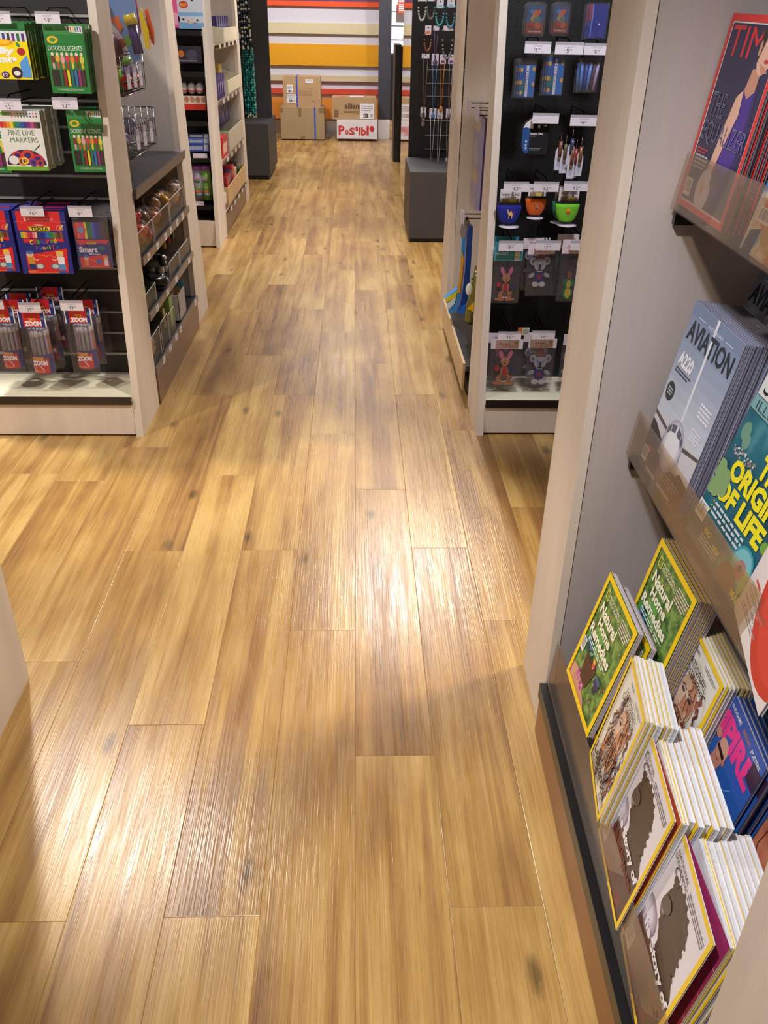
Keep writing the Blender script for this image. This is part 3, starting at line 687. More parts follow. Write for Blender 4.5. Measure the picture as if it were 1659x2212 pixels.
def c_av(A):
    n = 9
    for i in range(n):
        f = i / (n - 1); a = (196, 206, 222); b = (118, 136, 170); A.rect(0, .36 + .64 * i / n, 1, .64 / n + .002, [a[k] * (1 - f) + b[k] * f for k in range(3)])
    A.rect(0, .14, 1, .23, (206, 208, 216)); A.rect(0, 0, 1, .165, (98, 84, 72), 'brownprint'); A.poly([(0, .14), (.3, .16), (.30, .24), (.1, .29), (0, .30)], (74, 66, 66)); A.poly([(.7, .14), (1, .12), (1, .18), (.8, .20)], (70, 60, 60))
    A.poly([(.0, .33), (.34, .305), (.34, .325), (0, .355)], (90, 84, 86)); A.poly([(.66, .30), (1, .34), (1, .36), (.66, .325)], (90, 84, 86))
    A.poly([(.485, 1), (.525, 1), (.53, .42), (.50, .42)], (226, 230, 240))
    for i in range(5): A.ell(.5, .27, .205 - .02 * i, .155 - .015 * i, [(170, 172, 190), (190, 192, 208), (206, 208, 222), (220, 222, 232), (230, 232, 240)][i], 24)
    for s_ in (-1, 1):
        A.poly([(.5 + s_ * .015, .345), (.5 + s_ * .10, .335), (.5 + s_ * .105, .375), (.5 + s_ * .02, .392)], (92, 96, 118)); A.poly([(.5 + s_ * .11, .332), (.5 + s_ * .165, .30), (.5 + s_ * .165, .345), (.5 + s_ * .115, .372)], (92, 96, 118))
        A.line([(.5 + s_ * .2, .28), (.5 + s_ * .22, .18), (.5 + s_ * .17, .14)], .008, (140, 120, 120))
    A.text('AVIATION', .05, .80, .90, .115, (24, 40, 56), .03); A.text('AUSTRALIAN', .36, .93, .30, .018, (214, 222, 236), .01)
    A.rect(.16, .938, .14, .004, (226, 230, 240)); A.rect(.72, .938, .14, .004, (226, 230, 240))
    A.text('A220', .07, .655, .30, .085, (240, 242, 250), .04); A.lines(.07, .61, .34, .035, 2, (50, 56, 70), 3)
    A.ell(.125, .50, .085, .055, (34, 46, 54)); A.lines(.075, .475, .10, .05, 3, (190, 200, 206), 6)
    A.lines(.72, .52, .22, .09, 4, (236, 238, 246), 21); A.lines(.72, .39, .20, .075, 4, (226, 230, 240), 22)
    A.ell(.14, .13, .05, .02, (200, 70, 50)); A.barcode(.02, .045, .13, .085); A.rect(.2, .02, .22, .02, (196, 190, 176)); A.rect(.5, .02, .3, .018, (186, 180, 170))
    A.lines(.5, .07, .4, .06, 3, (176, 150, 140), 9)
def c_sci(A):
    A.rect(0, 0, 1, 1, (22, 84, 104), 'sea'); A.rect(0, .82, 1, .18, (206, 214, 214)); A.rect(0, .745, 1, .075, (120, 168, 172))
    A.rect(0, .816, 1, .004, (30, 50, 56)); A.rect(0, .742, 1, .004, (30, 50, 56))
    A.text('SCIENCE', .05, .835, .92, .12, (20, 30, 34), 0); A.text('ILLUSTRATED', .06, .755, .9, .05, (24, 60, 70), 0); A.rect(0, .975, 1, .025, (226, 214, 40))
    rnd = random.Random(2)
    for (x, y, r) in ((.10, .64, .06), (.16, .60, .05)): A.ell(x, y, r, r * .8, (106, 150, 130))
    for i in range(60): A.ell(.06 + rnd.random() * .34, .535 + rnd.uniform(-.022, .022) - .0 * i, .011, .007, rnd.choice([(150, 150, 160), (96, 90, 90), (200, 204, 206)]), 6)
    A.rect(.52, .655, .46, .03, (196, 44, 56)); A.text('NEW RESEARCH', .54, .662, .40, .016, (240, 226, 226), .01)
    Yc = (236, 226, 36)
    A.text('THE', .46, .53, .36, .115, Yc, .05); A.text('ORIGIN', .16, .405, .74, .115, Yc, .05); A.text('OF LIFE', .12, .28, .74, .115, Yc, .05)
    for (x, y, r) in ((.05, .40, .075), (.15, .37, .085), (.10, .32, .08), (.04, .30, .06), (.2, .33, .05)): A.ell(x, y, r, r * .75, (126, 164, 110))
    for k in range(3): A.ell(.165, .255 - k * .027, .008, .006, Yc, 8)
    A.lines(.19, .19, .5, .08, 3, (206, 214, 216), 7)
    A.ell(.80, .16, .15, .105, (60, 150, 166)); A.ell(.80, .165, .125, .085, (120, 190, 196)); A.ell(.81, .15, .07, .05, (170, 120, 130)); A.ell(.80, .155, .025, .02, (30, 50, 80)); A.ell(.9, .12, .04, .06, (150, 190, 90))
    A.ell(.92, .33, .05, .03, (110, 160, 60)); A.ell(.95, .42, .08, .06, (70, 40, 44))
    A.rect(0, 0, 1, .055, (70, 110, 120)); A.barcode(-.0, .115, .16, .09); A.text('BIG', .24, .095, .1, .03, Yc, .03); A.text('NEW', .42, .075, .11, .03, Yc, .03); A.lines(.22, .035, .3, .05, 3, (190, 200, 200), 4)
    A.ell(.72, .06, .13, .07, (104, 70, 50)); A.text('MAP', .84, .02, .13, .04, Yc, .03)
def c_news(A):
    A.rect(0, 0, 1, 1, (232, 226, 228)); A.ell(.72, .42, .50, .40, (206, 40, 40), 30); A.ell(.74, .44, .44, .35, (218, 54, 50), 30)
    A.rect(.10, .255, .12, .016, (214, 60, 60)); A.text('SAFER NUCLEAR', .07, .215, .44, .02, (90, 86, 90), .01); A.text('NIGHT VISION', .07, .135, .34, .02, (90, 86, 90), .01)
    A.lines(.07, .175, .4, .03, 2, (150, 146, 150), 3); A.lines(.07, .08, .42, .04, 2, (150, 146, 150), 5); A.text('SCIENTIST', .06, .86, .88, .09, (200, 30, 30), .03)
def c_empire(A):
    n = 6
    for i in range(n): f = i / (n - 1); A.rect(0, i / n, 1, 1 / n + .002, [30 + 24 * f, 120 - 30 * f, 200 - 20 * f])
    rnd = random.Random(3)
    for i in range(14): x = rnd.uniform(.3, .9); y = rnd.uniform(.05, .6); A.line([(x, y), (x + .12, y + .10)], .01, (90, 170, 226))
    A.text('EMPIRE', .05, .735, .88, .17, (246, 60, 150), .055)
    A.text('AVENGERS: ENDGAME', .13, .935, .42, .026, (232, 232, 240), .02); A.text('POSTERS', .78, .925, .17, .03, (232, 232, 240), .03); A.text('SPECIAL', .60, .935, .15, .024, (206, 130, 80), .02)
    A.rect(.86, .80, .14, .13, (60, 34, 60))
    A.ell(.16, .60, .12, .10, (60, 30, 70)); A.ring(.16, .60, .12, .10, (190, 186, 220), .012); A.ell(.17, .61, .06, .05, (150, 110, 150)); A.line([(.16, .72), (.15, .80)], .02, (200, 210, 226))
    S = (208, 148, 126); J = (70, 92, 150)
    A.poly([(.10, .0), (.12, .42), (.30, .60), (.52, .56), (.66, .38), (.60, 0)], J); A.poly([(.30, .55), (.46, .56), (.50, .30), (.40, .26)], (130, 140, 196))
    A.poly([(.22, .52), (.30, .60), (.36, .72), (.30, .74), (.20, .62)], (34, 34, 54)); A.ell(.37, .735, .045, .032, S)
    A.poly([(.40, .54), (.52, .52), (.56, .62), (.42, .64)], S); A.ell(.50, .68, .085, .085, S, 20, -15); A.ell(.51, .72, .08, .055, (220, 166, 146), 20, -15)
    A.poly([(.42, .675), (.56, .655), (.565, .685), (.425, .70)], (24, 20, 30)); A.line([(.45, .625), (.51, .618)], .010, (120, 60, 56)); A.ell(.585, .655, .016, .022, (190, 130, 112)); A.ell(.13, .30, .07, .05, S)
    D = (44, 36, 70)
    A.poly([(.28, 0), (.34, .28), (.50, .36), (.70, .30), (.78, 0)], D); A.poly([(.50, .34), (.66, .32), (.66, .42), (.54, .44)], (196, 136, 116))
    A.ell(.62, .45, .075, .075, (200, 140, 118), 20); A.ell(.64, .50, .08, .045, (34, 24, 26), 18, -10); A.ell(.69, .46, .02, .045, (34, 24, 26)); A.line([(.56, .46), (.60, .465)], .012, (30, 22, 26)); A.line([(.63, .46), (.67, .455)], .012, (30, 22, 26))
    A.line([(.58, .405), (.63, .40)], .016, (80, 50, 46)); A.poly([(.45, .22), (.72, .20), (.80, .27), (.62, .34)], D); A.ell(.80, .26, .05, .034, S); A.poly([(.80, .27), (.92, .25), (.92, .30), (.82, .31)], (30, 28, 40))
    A.line([(.80, .02), (.96, .22)], .022, (206, 226, 240)); A.line([(.86, .0), (.98, .12)], .012, (206, 226, 240))
def c_time(A):
    R = (222, 44, 44); A.rect(0, 0, 1, 1, (34, 32, 72)); border(A, (236, 220, 222), .058)
    A.text('TIME', .09, .80, .84, .145, (214, 34, 48), .0)
    SK = (222, 176, 154); P = (66, 36, 140); S2 = (196, 142, 118)
    A.poly([(.54, .10), (.60, .45), (.62, .62), (.84, .68), (.90, .45), (.88, .10)], (40, 28, 96)); A.poly([(.48, .12), (.56, .40), (.58, .60), (.66, .68), (.80, .66), (.84, .40), (.72, .12)], P)
    A.poly([(.62, .66), (.66, .76), (.80, .76), (.80, .66), (.70, .62)], S2); A.ell(.80, .86, .135, .125, SK, 26, -10)
    A.poly([(.64, .84), (.655, .94), (.72, .985), (.90, .99), (.95, .94), (.84, .945), (.74, .90), (.70, .82), (.68, .78)], (34, 24, 26)); A.ell(.675, .855, .022, .036, S2)
    A.poly([(.74, .79), (.80, .745), (.90, .75), (.86, .77), (.80, .78)], S2)
    for x in (.78, .88): A.ell(x, .877, .026, .009, (240, 232, 228), 12); A.ell(x + .002, .877, .011, .009, (50, 34, 34), 10); A.line([(x - .03, .889), (x, .895), (x + .028, .888)], .008, (60, 36, 34))
    A.line([(x - .13, .915), (x - .09, .925), (x - .05, .918)], .011, (60, 40, 36)); A.line([(.85, .918), (.89, .925), (.92, .915)], .011, (60, 40, 36))
    A.line([(.83, .875), (.845, .835), (.825, .828)], .009, S2); A.ell(.835, .800, .036, .010, (200, 64, 74)); A.line([(.80, .801), (.87, .801)], .004, (140, 40, 50))
    A.poly([(.53, .62), (.62, .66), (.66, .54), (.60, .44), (.52, .26), (.47, .12), (.38, .12), (.42, .30), (.47, .47)], SK)
    A.ell(.44, .13, .14, .115, (206, 204, 220), 24); A.ell(.42, .13, .10, .09, (218, 216, 230), 24); A.poly([(.36, .17), (.44, .19), (.46, .11), (.40, .09)], SK); A.ell(.60, .20, .07, .04, (70, 30, 46))
    G = (132, 134, 170)
    def outl(t, u, v, w, h):
        A.text(t, u, v, w, h, G, -.0); A.text(t, u + .006, v + .005, w - .010, h - .010, (40, 36, 82), -.022)
    outl('THE', .10, .50, .28, .12); outl('EQUALIZER', .09, .355, .84, .12)
    A.lines(.10, .30, .22, .035, 2, (196, 66, 60), 2); A.lines(.10, .22, .26, .08, 4, (196, 196, 206), 5); A.barcode(.07, .065, .14, .095); border(A, R, .045)
def c_comic(A):
    A.rect(0, 0, 1, 1, (46, 130, 190), 'comic'); rnd = random.Random(8)
    for (x, y, r, c) in ((.25, .72, .13, (160, 200, 60)), (.36, .64, .09, (214, 224, 120)), (.30, .42, .10, (232, 230, 216)), (.16, .30, .08, (236, 232, 226)), (.40, .36, .10, (226, 176, 40)), (.22, .22, .12, (216, 110, 60)), (.55, .20, .14, (40, 120, 200)), (.5, .5, .12, (226, 80, 70)), (.3, .12, .08, (200, 160, 60))): A.ell(x, y, r, r * .8, c, 12, rnd.uniform(0, 90))
    A.text('BIG FUN', .1, .84, .8, .12, (236, 210, 40), .04); A.poly([(.05, .10), (.20, .13), (.17, .0), (.03, .0)], (60, 70, 90)); A.barcode(.06, .15, .2, .07)
def c_orange(A):
    A.rect(0, 0, 1, 1, (206, 128, 96), 'terracotta'); A.text('ATLAS', .1, .84, .8, .1, (240, 236, 226), .03)
    for p in ([(.05, .8), (.2, .7), (.16, .5), (.3, .3)], [(.3, .9), (.36, .6), (.5, .5)], [(.1, .4), (.16, .3), (.1, .1)]): A.line(p, .012, (90, 44, 34))

# lower tray, front row, from the far end towards the camera
r = magazine('yellow-bordered garden remedies magazine standing foremost at the far end of the bottom tray', .200, .263, .010, c_remedies, (.457, 1.399, .283, .221, -.016, .007), edge=(196, 186, 196), spine=(150, 130, 140))
dup(r, mat=r.matrix_world @ Matrix.Translation((.018, .026, -.016)), label='garden remedies magazine tucked just behind the foremost one, its right edge peeking out')
r = magazine('yellow-bordered magazine with bearded portrait and bold name, second in the bottom tray', .165, .25, .008, c_leo, (.455, 1.167, .276, .165, -.152, .004), edge=(222, 224, 230), spine=(236, 236, 236))
stack(r, 5, .0085, 'bearded portrait magazine in the stack behind the second magazine of the bottom tray', 'bearded portrait magazines stacked in the bottom tray', .004)
r = magazine('yellow-bordered magazine with dark head silhouette, in the middle of the bottom tray', .195, .287, .008, c_story, (.448, 1.045, .208, .139, -.081, -.044), edge=(222, 224, 230), spine=YEL, wedge=(.008, (170, 70, 46), (196, 90, 60)))
q = magazine('x', .195, .287, .009, c_story, (.448, 1.045, .208, .139, -.081, -.044), edge=(228, 230, 236), spine=(236, 236, 238))
bpy_del = q
stack(q, 7, .0105, 'head silhouette magazine in the stack behind the middle one of the bottom tray', 'head silhouette magazines stacked mid tray', .005, tilt=.004)
for c_ in list(q.children): bpy.data.objects.remove(c_)
bpy.data.objects.remove(q)
r = magazine('yellow-bordered magazine with dark head silhouette, nearest the camera in the bottom tray', .200, .290, .008, c_story, (.446, .864, .170, .159, -.111, .001), edge=(222, 224, 230), spine=YEL, wedge=(.020, (176, 60, 50), (160, 50, 120)))
q = magazine('x', .200, .290, .009, c_story, (.446, .864, .170, .159, -.111, .001), edge=(228, 230, 236), spine=(236, 236, 238))
q.matrix_world = q.matrix_world @ Matrix.Translation((.004, .014, -.004))
stack(q, 8, .0100, 'head silhouette magazine in the stack behind the one nearest the camera', 'head silhouette magazines stacked nearest the camera', .005, tilt=.003)
for c_ in list(q.children): bpy.data.objects.remove(c_)
bpy.data.objects.remove(q)
# lower tray, back row on the step
r = magazine('garden remedies magazine standing on the back step of the bottom tray', .200, .263, .008, c_remedies, (.536, 1.351, .394, .177, -.012, -.010), edge=(170, 156, 170), spine=(130, 120, 136))
stack(r, 4, .0085, 'garden remedies magazine stacked behind the one on the back step', 'garden remedies magazines stacked on the back step', .002)
r = magazine('bearded portrait magazine on the back step, between garden cover and blue film cover', .190, .276, .007, lambda A: c_leo(A, False), (.566, 1.226, .303, .154, -.041, -.028), edge=(196, 198, 206), spine=(236, 236, 236))
stack(r, 6, .0075, 'bearded portrait magazine stacked behind the one on the back step', 'bearded portrait magazines stacked on the back step', .003)
dup(r, mat=r.matrix_world @ Matrix.Translation((.08, .105, .0)), label='bearded portrait magazine half hidden in shade under the middle shelf lip')
r = magazine('blue film magazine with pink title and two men on the cover', .225, .29, .005, c_empire, (.584, 1.117, .268, .145, -.069, -.046), edge=(190, 176, 176), spine=(60, 90, 150), base=(40, 90, 160))
stack(r, 7, .0095, 'blue film magazine in the fanned stack behind the front copy', 'blue film magazines stacked on the back step', .006)
r = magazine('terracotta-coloured magazine at the camera end of the back step', .2, .28, .02, c_orange, (.60, .897, .255, .19, .002, .009), edge=(150, 144, 150), spine=(60, 56, 60))
# middle tray
r = magazine('pale blue aeroplane magazine with dark title, foremost in the middle tray', .200, .3226, .0055, c_av, (.548, 1.459, .759, .138, .05, -.05), edge=(146, 144, 168), spine=(120, 124, 150), base=(196, 200, 214))
stack(r, 13, .0062, 'pale blue aeroplane magazine in the thick stack behind the front copy', 'aeroplane magazines stacked in the middle tray', .0025)
r = magazine('dark teal science magazine with large yellow words in the middle tray', .225, .3, .006, c_sci, (.54, 1.169, .783, .24, -.014, -.013), edge=(150, 150, 160), spine=(40, 70, 80), base=(30, 80, 90))
r = magazine('white magazine with a big red circle in the middle tray', .2, .27, .005, c_news, (.535, .956, .782, .161, -.19, -.098), edge=(200, 200, 204), spine=(220, 216, 218))
r = magazine('aeroplane magazine on the upper back step behind the thick stack', .2, .32, .006, c_av, (.64, 1.517, .818, .268, -.007, -.036), edge=(150, 150, 170), spine=(120, 124, 150), base=(196, 200, 214))
# top tray
r = magazine('red-bordered news magazine with a woman in purple on the top tray', .210, .2804, .004, c_time, (.548, 1.501, 1.23, .118, -.012, -.019), edge=(128, 122, 130), spine=(96, 84, 92), base=(40, 36, 76))
stack(r, 9, .0070, 'red-bordered news magazine stacked behind the front copy on the top tray', 'red-bordered news magazines stacked on the top tray', .004)
r = magazine('colourful blue comic magazine nearest the camera on the top tray', .21, .28, .006, c_comic, (.545, 1.217, 1.221, .195, -.016, -.029), edge=(150, 140, 150), spine=(60, 100, 150))

# ------------------------------------------------------------------ stationery end (left) and souvenir end (right)
def disc(m, cx, cz, rx, rz, y0, y1, col, mat='plastic', n=16, rot=0):
    ro = math.radians(rot); pts = []
    for k in range(n):
        t = 2 * math.pi * k / n; x = math.cos(t) * rx; z = math.sin(t) * rz; pts.append((cx + x * math.cos(ro) - z * math.sin(ro), cz + x * math.sin(ro) + z * math.cos(ro)))
    m.prism(pts, y0, y1, 'y', col, mat); return m
def hook(label, price, TL, BR, Y, Yb, blank=False):
    a = at(TL[0], TL[1], Y=Y); b = at(BR[0], BR[1], Y=Y); w = b.x - a.x; h = a.z - b.z
    t = empty('display_hook', label, 'display hook', (a.x + w / 2, Y, b.z))
    m = M(); m.tube([(-.0, Yb - Y, h * .95 + .012), (0, .03, h * .95 + .012), (0, .006, h * .95 + .004)], .0028, (20, 20, 22), 'metal', 6)
    m.tube([(0, Yb - Y, h * .55), (0, .02, h * .55), (0, .012, h * .7)], .0028, (20, 20, 22), 'metal', 6); m.build('prongs', t)
    m = M().box(-w / 2, 0, h * .76, w / 2, .003, h, (176, 172, 182), 'plastic').box(-w / 2, .0, 0, w / 2, .0015, h * .77, (232, 226, 236), 'print')
    A = Art(m, w, h, O=(-w / 2, 0, 0))
    if not blank:
        A.lines(.32, .55, .4, .16, 2, (176, 170, 184), 3)
        k = len(price); A.text('$', .36, .27, .035, .17, (70, 66, 76)); A.text(price, .41, .14, .085 * k, .32, (52, 50, 58), .01); A.text('99', .43 + .085 * k, .29, .09, .15, (90, 86, 96))
    m.build('price_ticket', t); return t
def pk(BL, TR, Y):
    a = at(BL[0], BL[1], Y=Y); b = at(TR[0], TR[1], Y=Y); return a.x, a.z, b.x - a.x, b.z - a.z
def carton(name, label, cat, BL, TR, Y, d, base, art, group=None, side=None, part='carton', mat='print', top=None):
    x, z, w, h = pk(BL, TR, Y)
    t = empty(name, label, cat, (x, Y, z), group=group)
    m = M().box(0, 0, 0, w, .0012, h, base, mat).box(0, .0012, 0, w, d, h - .0002, side or base, mat)
    if art: art(Art(m, w, h))
    m.build(part, t); t['_d'] = 0; del t['_d']
    return t, w, h

# --- left end: pens and pencils
YF = 3.205
def c_silly(A):
    A.rect(0, 0, 1, 1, (250, 226, 20)); A.rect(0, .68, 1, .32, (226, 230, 232)); A.rect(0, .86, 1, .14, (40, 120, 60))
    for i in range(11): A.rect(.03 + i * .088, .68, .05, .14, [(90, 50, 120), (50, 70, 160), (60, 60, 70), (120, 60, 140), (40, 110, 80)][i % 5])
    A.ell(.52, .66, .22, .06, (240, 160, 20)); A.ell(.52, .665, .17, .04, (250, 200, 40))
    A.text('Silly', .26, .42, .48, .16, (250, 250, 245), .06); A.text('Scents', .16, .30, .60, .13, (250, 250, 245), .06)
    A.ell(.86, .50, .075, .07, (180, 40, 40)); A.ell(.82, .62, .03, .05, (60, 150, 60), 10, 40); A.poly([(.80, .30), (.95, .44), (.99, .20), (.98, .03), (.80, .04)], (90, 160, 226))
    A.ell(.72, .12, .10, .11, (60, 34, 40)); A.ell(.72, .11, .06, .045, (240, 236, 230)); A.ell(.50, .08, .075, .06, (80, 40, 120)); A.text('12', .455, .05, .09, .06, (250, 240, 200), .02); A.ell(.28, .10, .12, .10, (240, 150, 30)); A.ell(.13, .16, .10, .11, (210, 60, 60))
def c_doodle(A):
    G = (34, 128, 56); A.rect(0, 0, 1, 1, G); A.rect(0, .86, 1, .14, (60, 140, 74)); A.poly([(.55, .98), (.98, .98), (.98, .88), (.62, .90)], (224, 230, 224))
    for i in range(6): A.rect(.62 + i * .06, .90, .03, .07, [(60, 60, 60), (200, 60, 60), (240, 200, 50), (60, 150, 90), (60, 90, 180), (140, 60, 150)][i])
    A.text('18', .10, .91, .12, .05, (40, 60, 40), .02); A.ell(.20, .785, .14, .055, (238, 190, 40)); A.ell(.20, .785, .08, .03, (60, 150, 60))
    A.text('DOODLE SCENTS', .06, .63, .86, .07, (240, 246, 236), .0)
    cs = [(120, 60, 50), (230, 180, 60), (226, 160, 170), (206, 60, 80), (230, 140, 50), (190, 40, 50), (220, 210, 90)]
    for i in range(7): A.ell(.14 + i * .122, .50 + (.02 if i % 2 else 0), .055, .06, cs[i]); A.ell(.14 + i * .122, .41, .03, .05, cs[(i + 2) % 7]); A.ell(.14 + i * .122, .58, .04, .025, (230, 220, 190))
    A.rect(.06, .11, .86, .24, (24, 46, 34)); ps = [(60, 30, 34), (40, 44, 40), (34, 110, 70), (160, 40, 40), (240, 214, 30), (30, 120, 110), (50, 120, 190), (150, 50, 110), (90, 40, 60)]
    for i in range(9): A.rect(.08 + i * .093, .11, .062, .24, ps[i])
    A.text('12 WASHABLE SCENTED MARKERS', .16, .045, .66, .03, (220, 236, 220))
def c_fine(A):
    A.rect(0, 0, 1, 1, (236, 238, 232)); A.rect(0, .0, 1, .075, (120, 180, 60)); A.rect(0, .885, 1, .115, (222, 226, 222)); A.rect(0, .93, .3, .05, (110, 170, 70))
    for i in range(18): A.ell(.34 + (i % 9) * .072, .955 - (i // 9) * .045, .018, .014, [(210, 60, 50), (240, 140, 50), (60, 60, 60), (60, 80, 60), (50, 120, 80), (40, 90, 170), (90, 60, 140), (220, 80, 140), (60, 60, 60)][i % 9])
    cs = [(206, 50, 44), (226, 90, 40), (240, 150, 40), (244, 206, 40), (60, 140, 70), (40, 120, 130), (40, 90, 170), (70, 60, 140), (120, 50, 130), (200, 70, 140), (110, 60, 60), (50, 46, 50)]
    for i in range(12): A.rect(.02 + i * .08, .72, .077, .10, cs[i])
    A.text('FINE LINE', .18, .60, .62, .085, (116, 140, 100), -.0); A.text('MARKERS', .20, .48, .66, .085, (116, 140, 100), 0)
    A.ell(.5, .10, .47, .26, (60, 36, 84), 30, a0=0, a1=180)
    for (x, y, r, c) in ((.30, .26, .12, (206, 50, 60)), (.55, .26, .16, (226, 70, 50)), (.78, .20, .14, (200, 40, 60)), (.40, .16, .12, (230, 130, 40)), (.66, .14, .11, (120, 60, 150)), (.82, .13, .10, (200, 60, 50))): A.ell(x, y, r, r * .6, c, 14); A.ell(x, y, r * .55, r * .33, (60, 40, 110), 12)
    A.ring(.47, .17, .07, .05, (236, 226, 60), .03); A.ell(.20, .18, .12, .075, (236, 236, 234)); A.poly([(.66, .30), (.70, .33), (.90, .46), (.87, .42)], (40, 60, 40))
def c_pencils(A):
    R = (222, 40, 44); B = (36, 40, 130); A.rect(0, 0, 1, 1, B); A.rect(.06, .70, .84, .30, R); A.text('24', .20, .85, .12, .05, (240, 200, 200), .02); A.text('Coloured Pencils', .34, .86, .42, .035, (240, 180, 180), .0)
    A.rect(0, .835, 1, .004, (230, 120, 130)); A.poly([(.26, .76), (.68, .76), (.66, .69), (.29, .69)], (236, 214, 60)); A.text('TEXTA', .30, .70, .35, .055, (30, 34, 40), .04); A.ell(.47, .785, .10, .012, (240, 190, 190))
    A.ring(.86, .735, .06, .04, (226, 150, 150), .012); A.line([(.86, .72), (.93, .79)], .03, (220, 214, 80))
    cs = [(170, 190, 60), (240, 190, 40), (240, 140, 40), (220, 50, 50), (200, 40, 60), (240, 120, 150), (250, 190, 150), (60, 40, 110), (50, 50, 130), (30, 50, 120), (40, 70, 170), (60, 110, 190), (20, 130, 110), (40, 140, 70), (120, 130, 60), (130, 80, 50), (100, 60, 44), (140, 90, 60)]
    for i in range(18): A.rect(.09 + i * .045, .575, .041, .10, cs[i])
    A.poly([(.12, .57), (.5, .555), (.9, .58), (.9, .52), (.5, .56), (.14, .50)], R)
    cc = [(240, 214, 60), (214, 70, 50), (90, 150, 70), (60, 90, 200), (120, 60, 150), (214, 70, 50), (60, 140, 90), (240, 214, 60)]
    for i, ch in enumerate('Coloured'): A.text(ch, .24 + i * .066, .475 + .004 * i, .058, .075 if ch in 'Cld' else .052, cc[i], .04)
    cc = [(120, 60, 140), (60, 90, 200), (240, 150, 50), (90, 150, 70), (230, 200, 60), (200, 60, 60), (60, 80, 190)]
    for i, ch in enumerate('Pencils'): A.text(ch, .34 + i * .066, .385 + .004 * i, .056 if ch not in 'il' else .022, .07 if ch in 'Pil' else .05, cc[i], .04)
    A.poly([(.12, .30), (.5, .36), (.94, .42), (.90, .02), (.12, .0)], R); A.line([(.34, .315), (.46, .30), (.52, .285), (.58, .315), (.66, .27), (.74, .31)], .012, (244, 150, 40))
    for (x, s_) in ((.20, 1), (.78, -1)):
        A.ell(x, .315, .07, .045, (236, 190, 160)); A.ell(x, .35, .075, .028, (70, 110, 190) if s_ > 0 else (240, 206, 60)); A.poly([(x - .06, .28), (x + .08, .28), (x + .07, .16), (x - .05, .16)], (214, 150, 50) if s_ > 0 else (240, 240, 240))
        A.poly([(x - .05, .16), (x + .07, .16), (x + .09, .07), (x - .05, .07)], (40, 50, 120) if s_ > 0 else (90, 150, 210)); A.ell(x + .0, .035, .10, .02, (226, 120, 60) if s_ > 0 else (60, 90, 170))
        A.line([(x + .05 * s_, .25), (x + .17 * s_ * .8, .22), (x + .2 * s_ * .8, .25)], .02, (236, 190, 160))
    A.ell(.36, .125, .085, .05, (110, 100, 150)); A.ell(.36, .125, .065, .038, (206, 216, 190)); A.ell(.66, .125, .085, .05, (90, 110, 160)); A.ell(.66, .125, .065, .038, (190, 210, 190)); A.lines(.3, .015, .42, .02, 1, (240, 150, 60), 3)
def c_smart(A):
    A.rect(0, 0, 1, 1, (36, 40, 130)); cs = [(206, 40, 50), (240, 110, 60), (226, 60, 140), (240, 60, 110), (240, 220, 40), (40, 120, 60), (50, 130, 90), (60, 110, 200), (50, 60, 170), (60, 50, 130), (70, 50, 110), (90, 60, 60), (60, 44, 40)]
    A.rect(0, .58, 1, .42, (50, 40, 60))
    for i in range(13): A.rect(.0 + i * .077, .60, .07, .34, cs[i])
    A.ell(.20, .78, .15, .10, (220, 60, 70)); A.ell(.20, .78, .10, .07, (140, 150, 200)); A.poly([(0, .58), (1, .58), (.95, .50), (.5, .52), (.1, .47)], (222, 50, 80))
    A.rect(.34, .49, .26, .05, (230, 214, 60)); A.text('TEXTA', .36, .495, .22, .04, (40, 40, 40), .03); A.text('Smart', .06, .32, .56, .12, (238, 238, 240), .05); A.text('tip', .64, .36, .22, .10, (40, 130, 90), .05); A.text('Markers', .36, .265, .34, .045, (220, 220, 230), .02)
    A.poly([(.05, .22), (.9, .28), (.95, .0), (.05, .0)], (216, 44, 60))
    for x in (.24, .84): A.ell(x, .20, .07, .045, (236, 190, 160)); A.ell(x, .235, .075, .03, (80, 120, 190) if x < .5 else (214, 140, 60)); A.poly([(x - .06, .16), (x + .06, .16), (x + .05, .04), (x - .06, .04)], (226, 130, 50) if x < .5 else (226, 226, 230))
    A.ell(.62, .13, .07, .06, (80, 100, 180)); A.line([(.4, .17), (.52, .13)], .02, (240, 170, 60)); A.lines(.3, .01, .4, .02, 1, (240, 150, 60), 3)
def deep(t, n, step, lab, grp, jit=.003):
    rnd = random.Random(lab)
    for i in range(n):
        dup(t, loc=(t.location.x + rnd.uniform(-jit, jit), t.location.y + step * (i + 1), t.location.z + rnd.uniform(-jit, jit)), label=lab, group=grp)
t, w, h = carton('marker_pack', 'yellow scented marker pack with fruit pictures, hanging foremost at the left', 'marker pack', (-44, 170), (51.5, 50), 3.17, .018, (30, 100, 60), c_silly, side=(60, 80, 40))
deep(t, 8, .021, 'marker pack hanging edge-on behind the yellow scented pack', 'yellow scented marker packs on one hook', .004)
t, w, h = carton('marker_pack', 'green scented marker pack on the upper hook of the stationery end', 'marker pack', (114.5, 201.5), (177, 54), YF, .016, (30, 110, 54), c_doodle, side=(24, 90, 46))
deep(t, 4, .03, 'green marker pack hanging behind the upper front one', 'green scented marker packs on the upper hook', .003)
t, w, h = carton('marker_pack', 'green scented marker pack on the lower hook beside the fine line markers', 'marker pack', (162, 371), (217, 238), 3.27, .016, (30, 110, 54), c_doodle, side=(24, 90, 46))
deep(t, 3, .022, 'green marker pack hanging behind the lower front one', 'green scented marker packs on the lower hook', .003)
t, w, h = carton('marker_pack', 'white fine line marker pack with green base', 'marker pack', (17, 368), (84, 240), 3.19, .022, (236, 238, 232), c_fine, side=(190, 190, 184))
deep(t, 6, .027, 'white fine line marker pack hanging behind the front one', 'white fine line marker packs on one hook', .003)
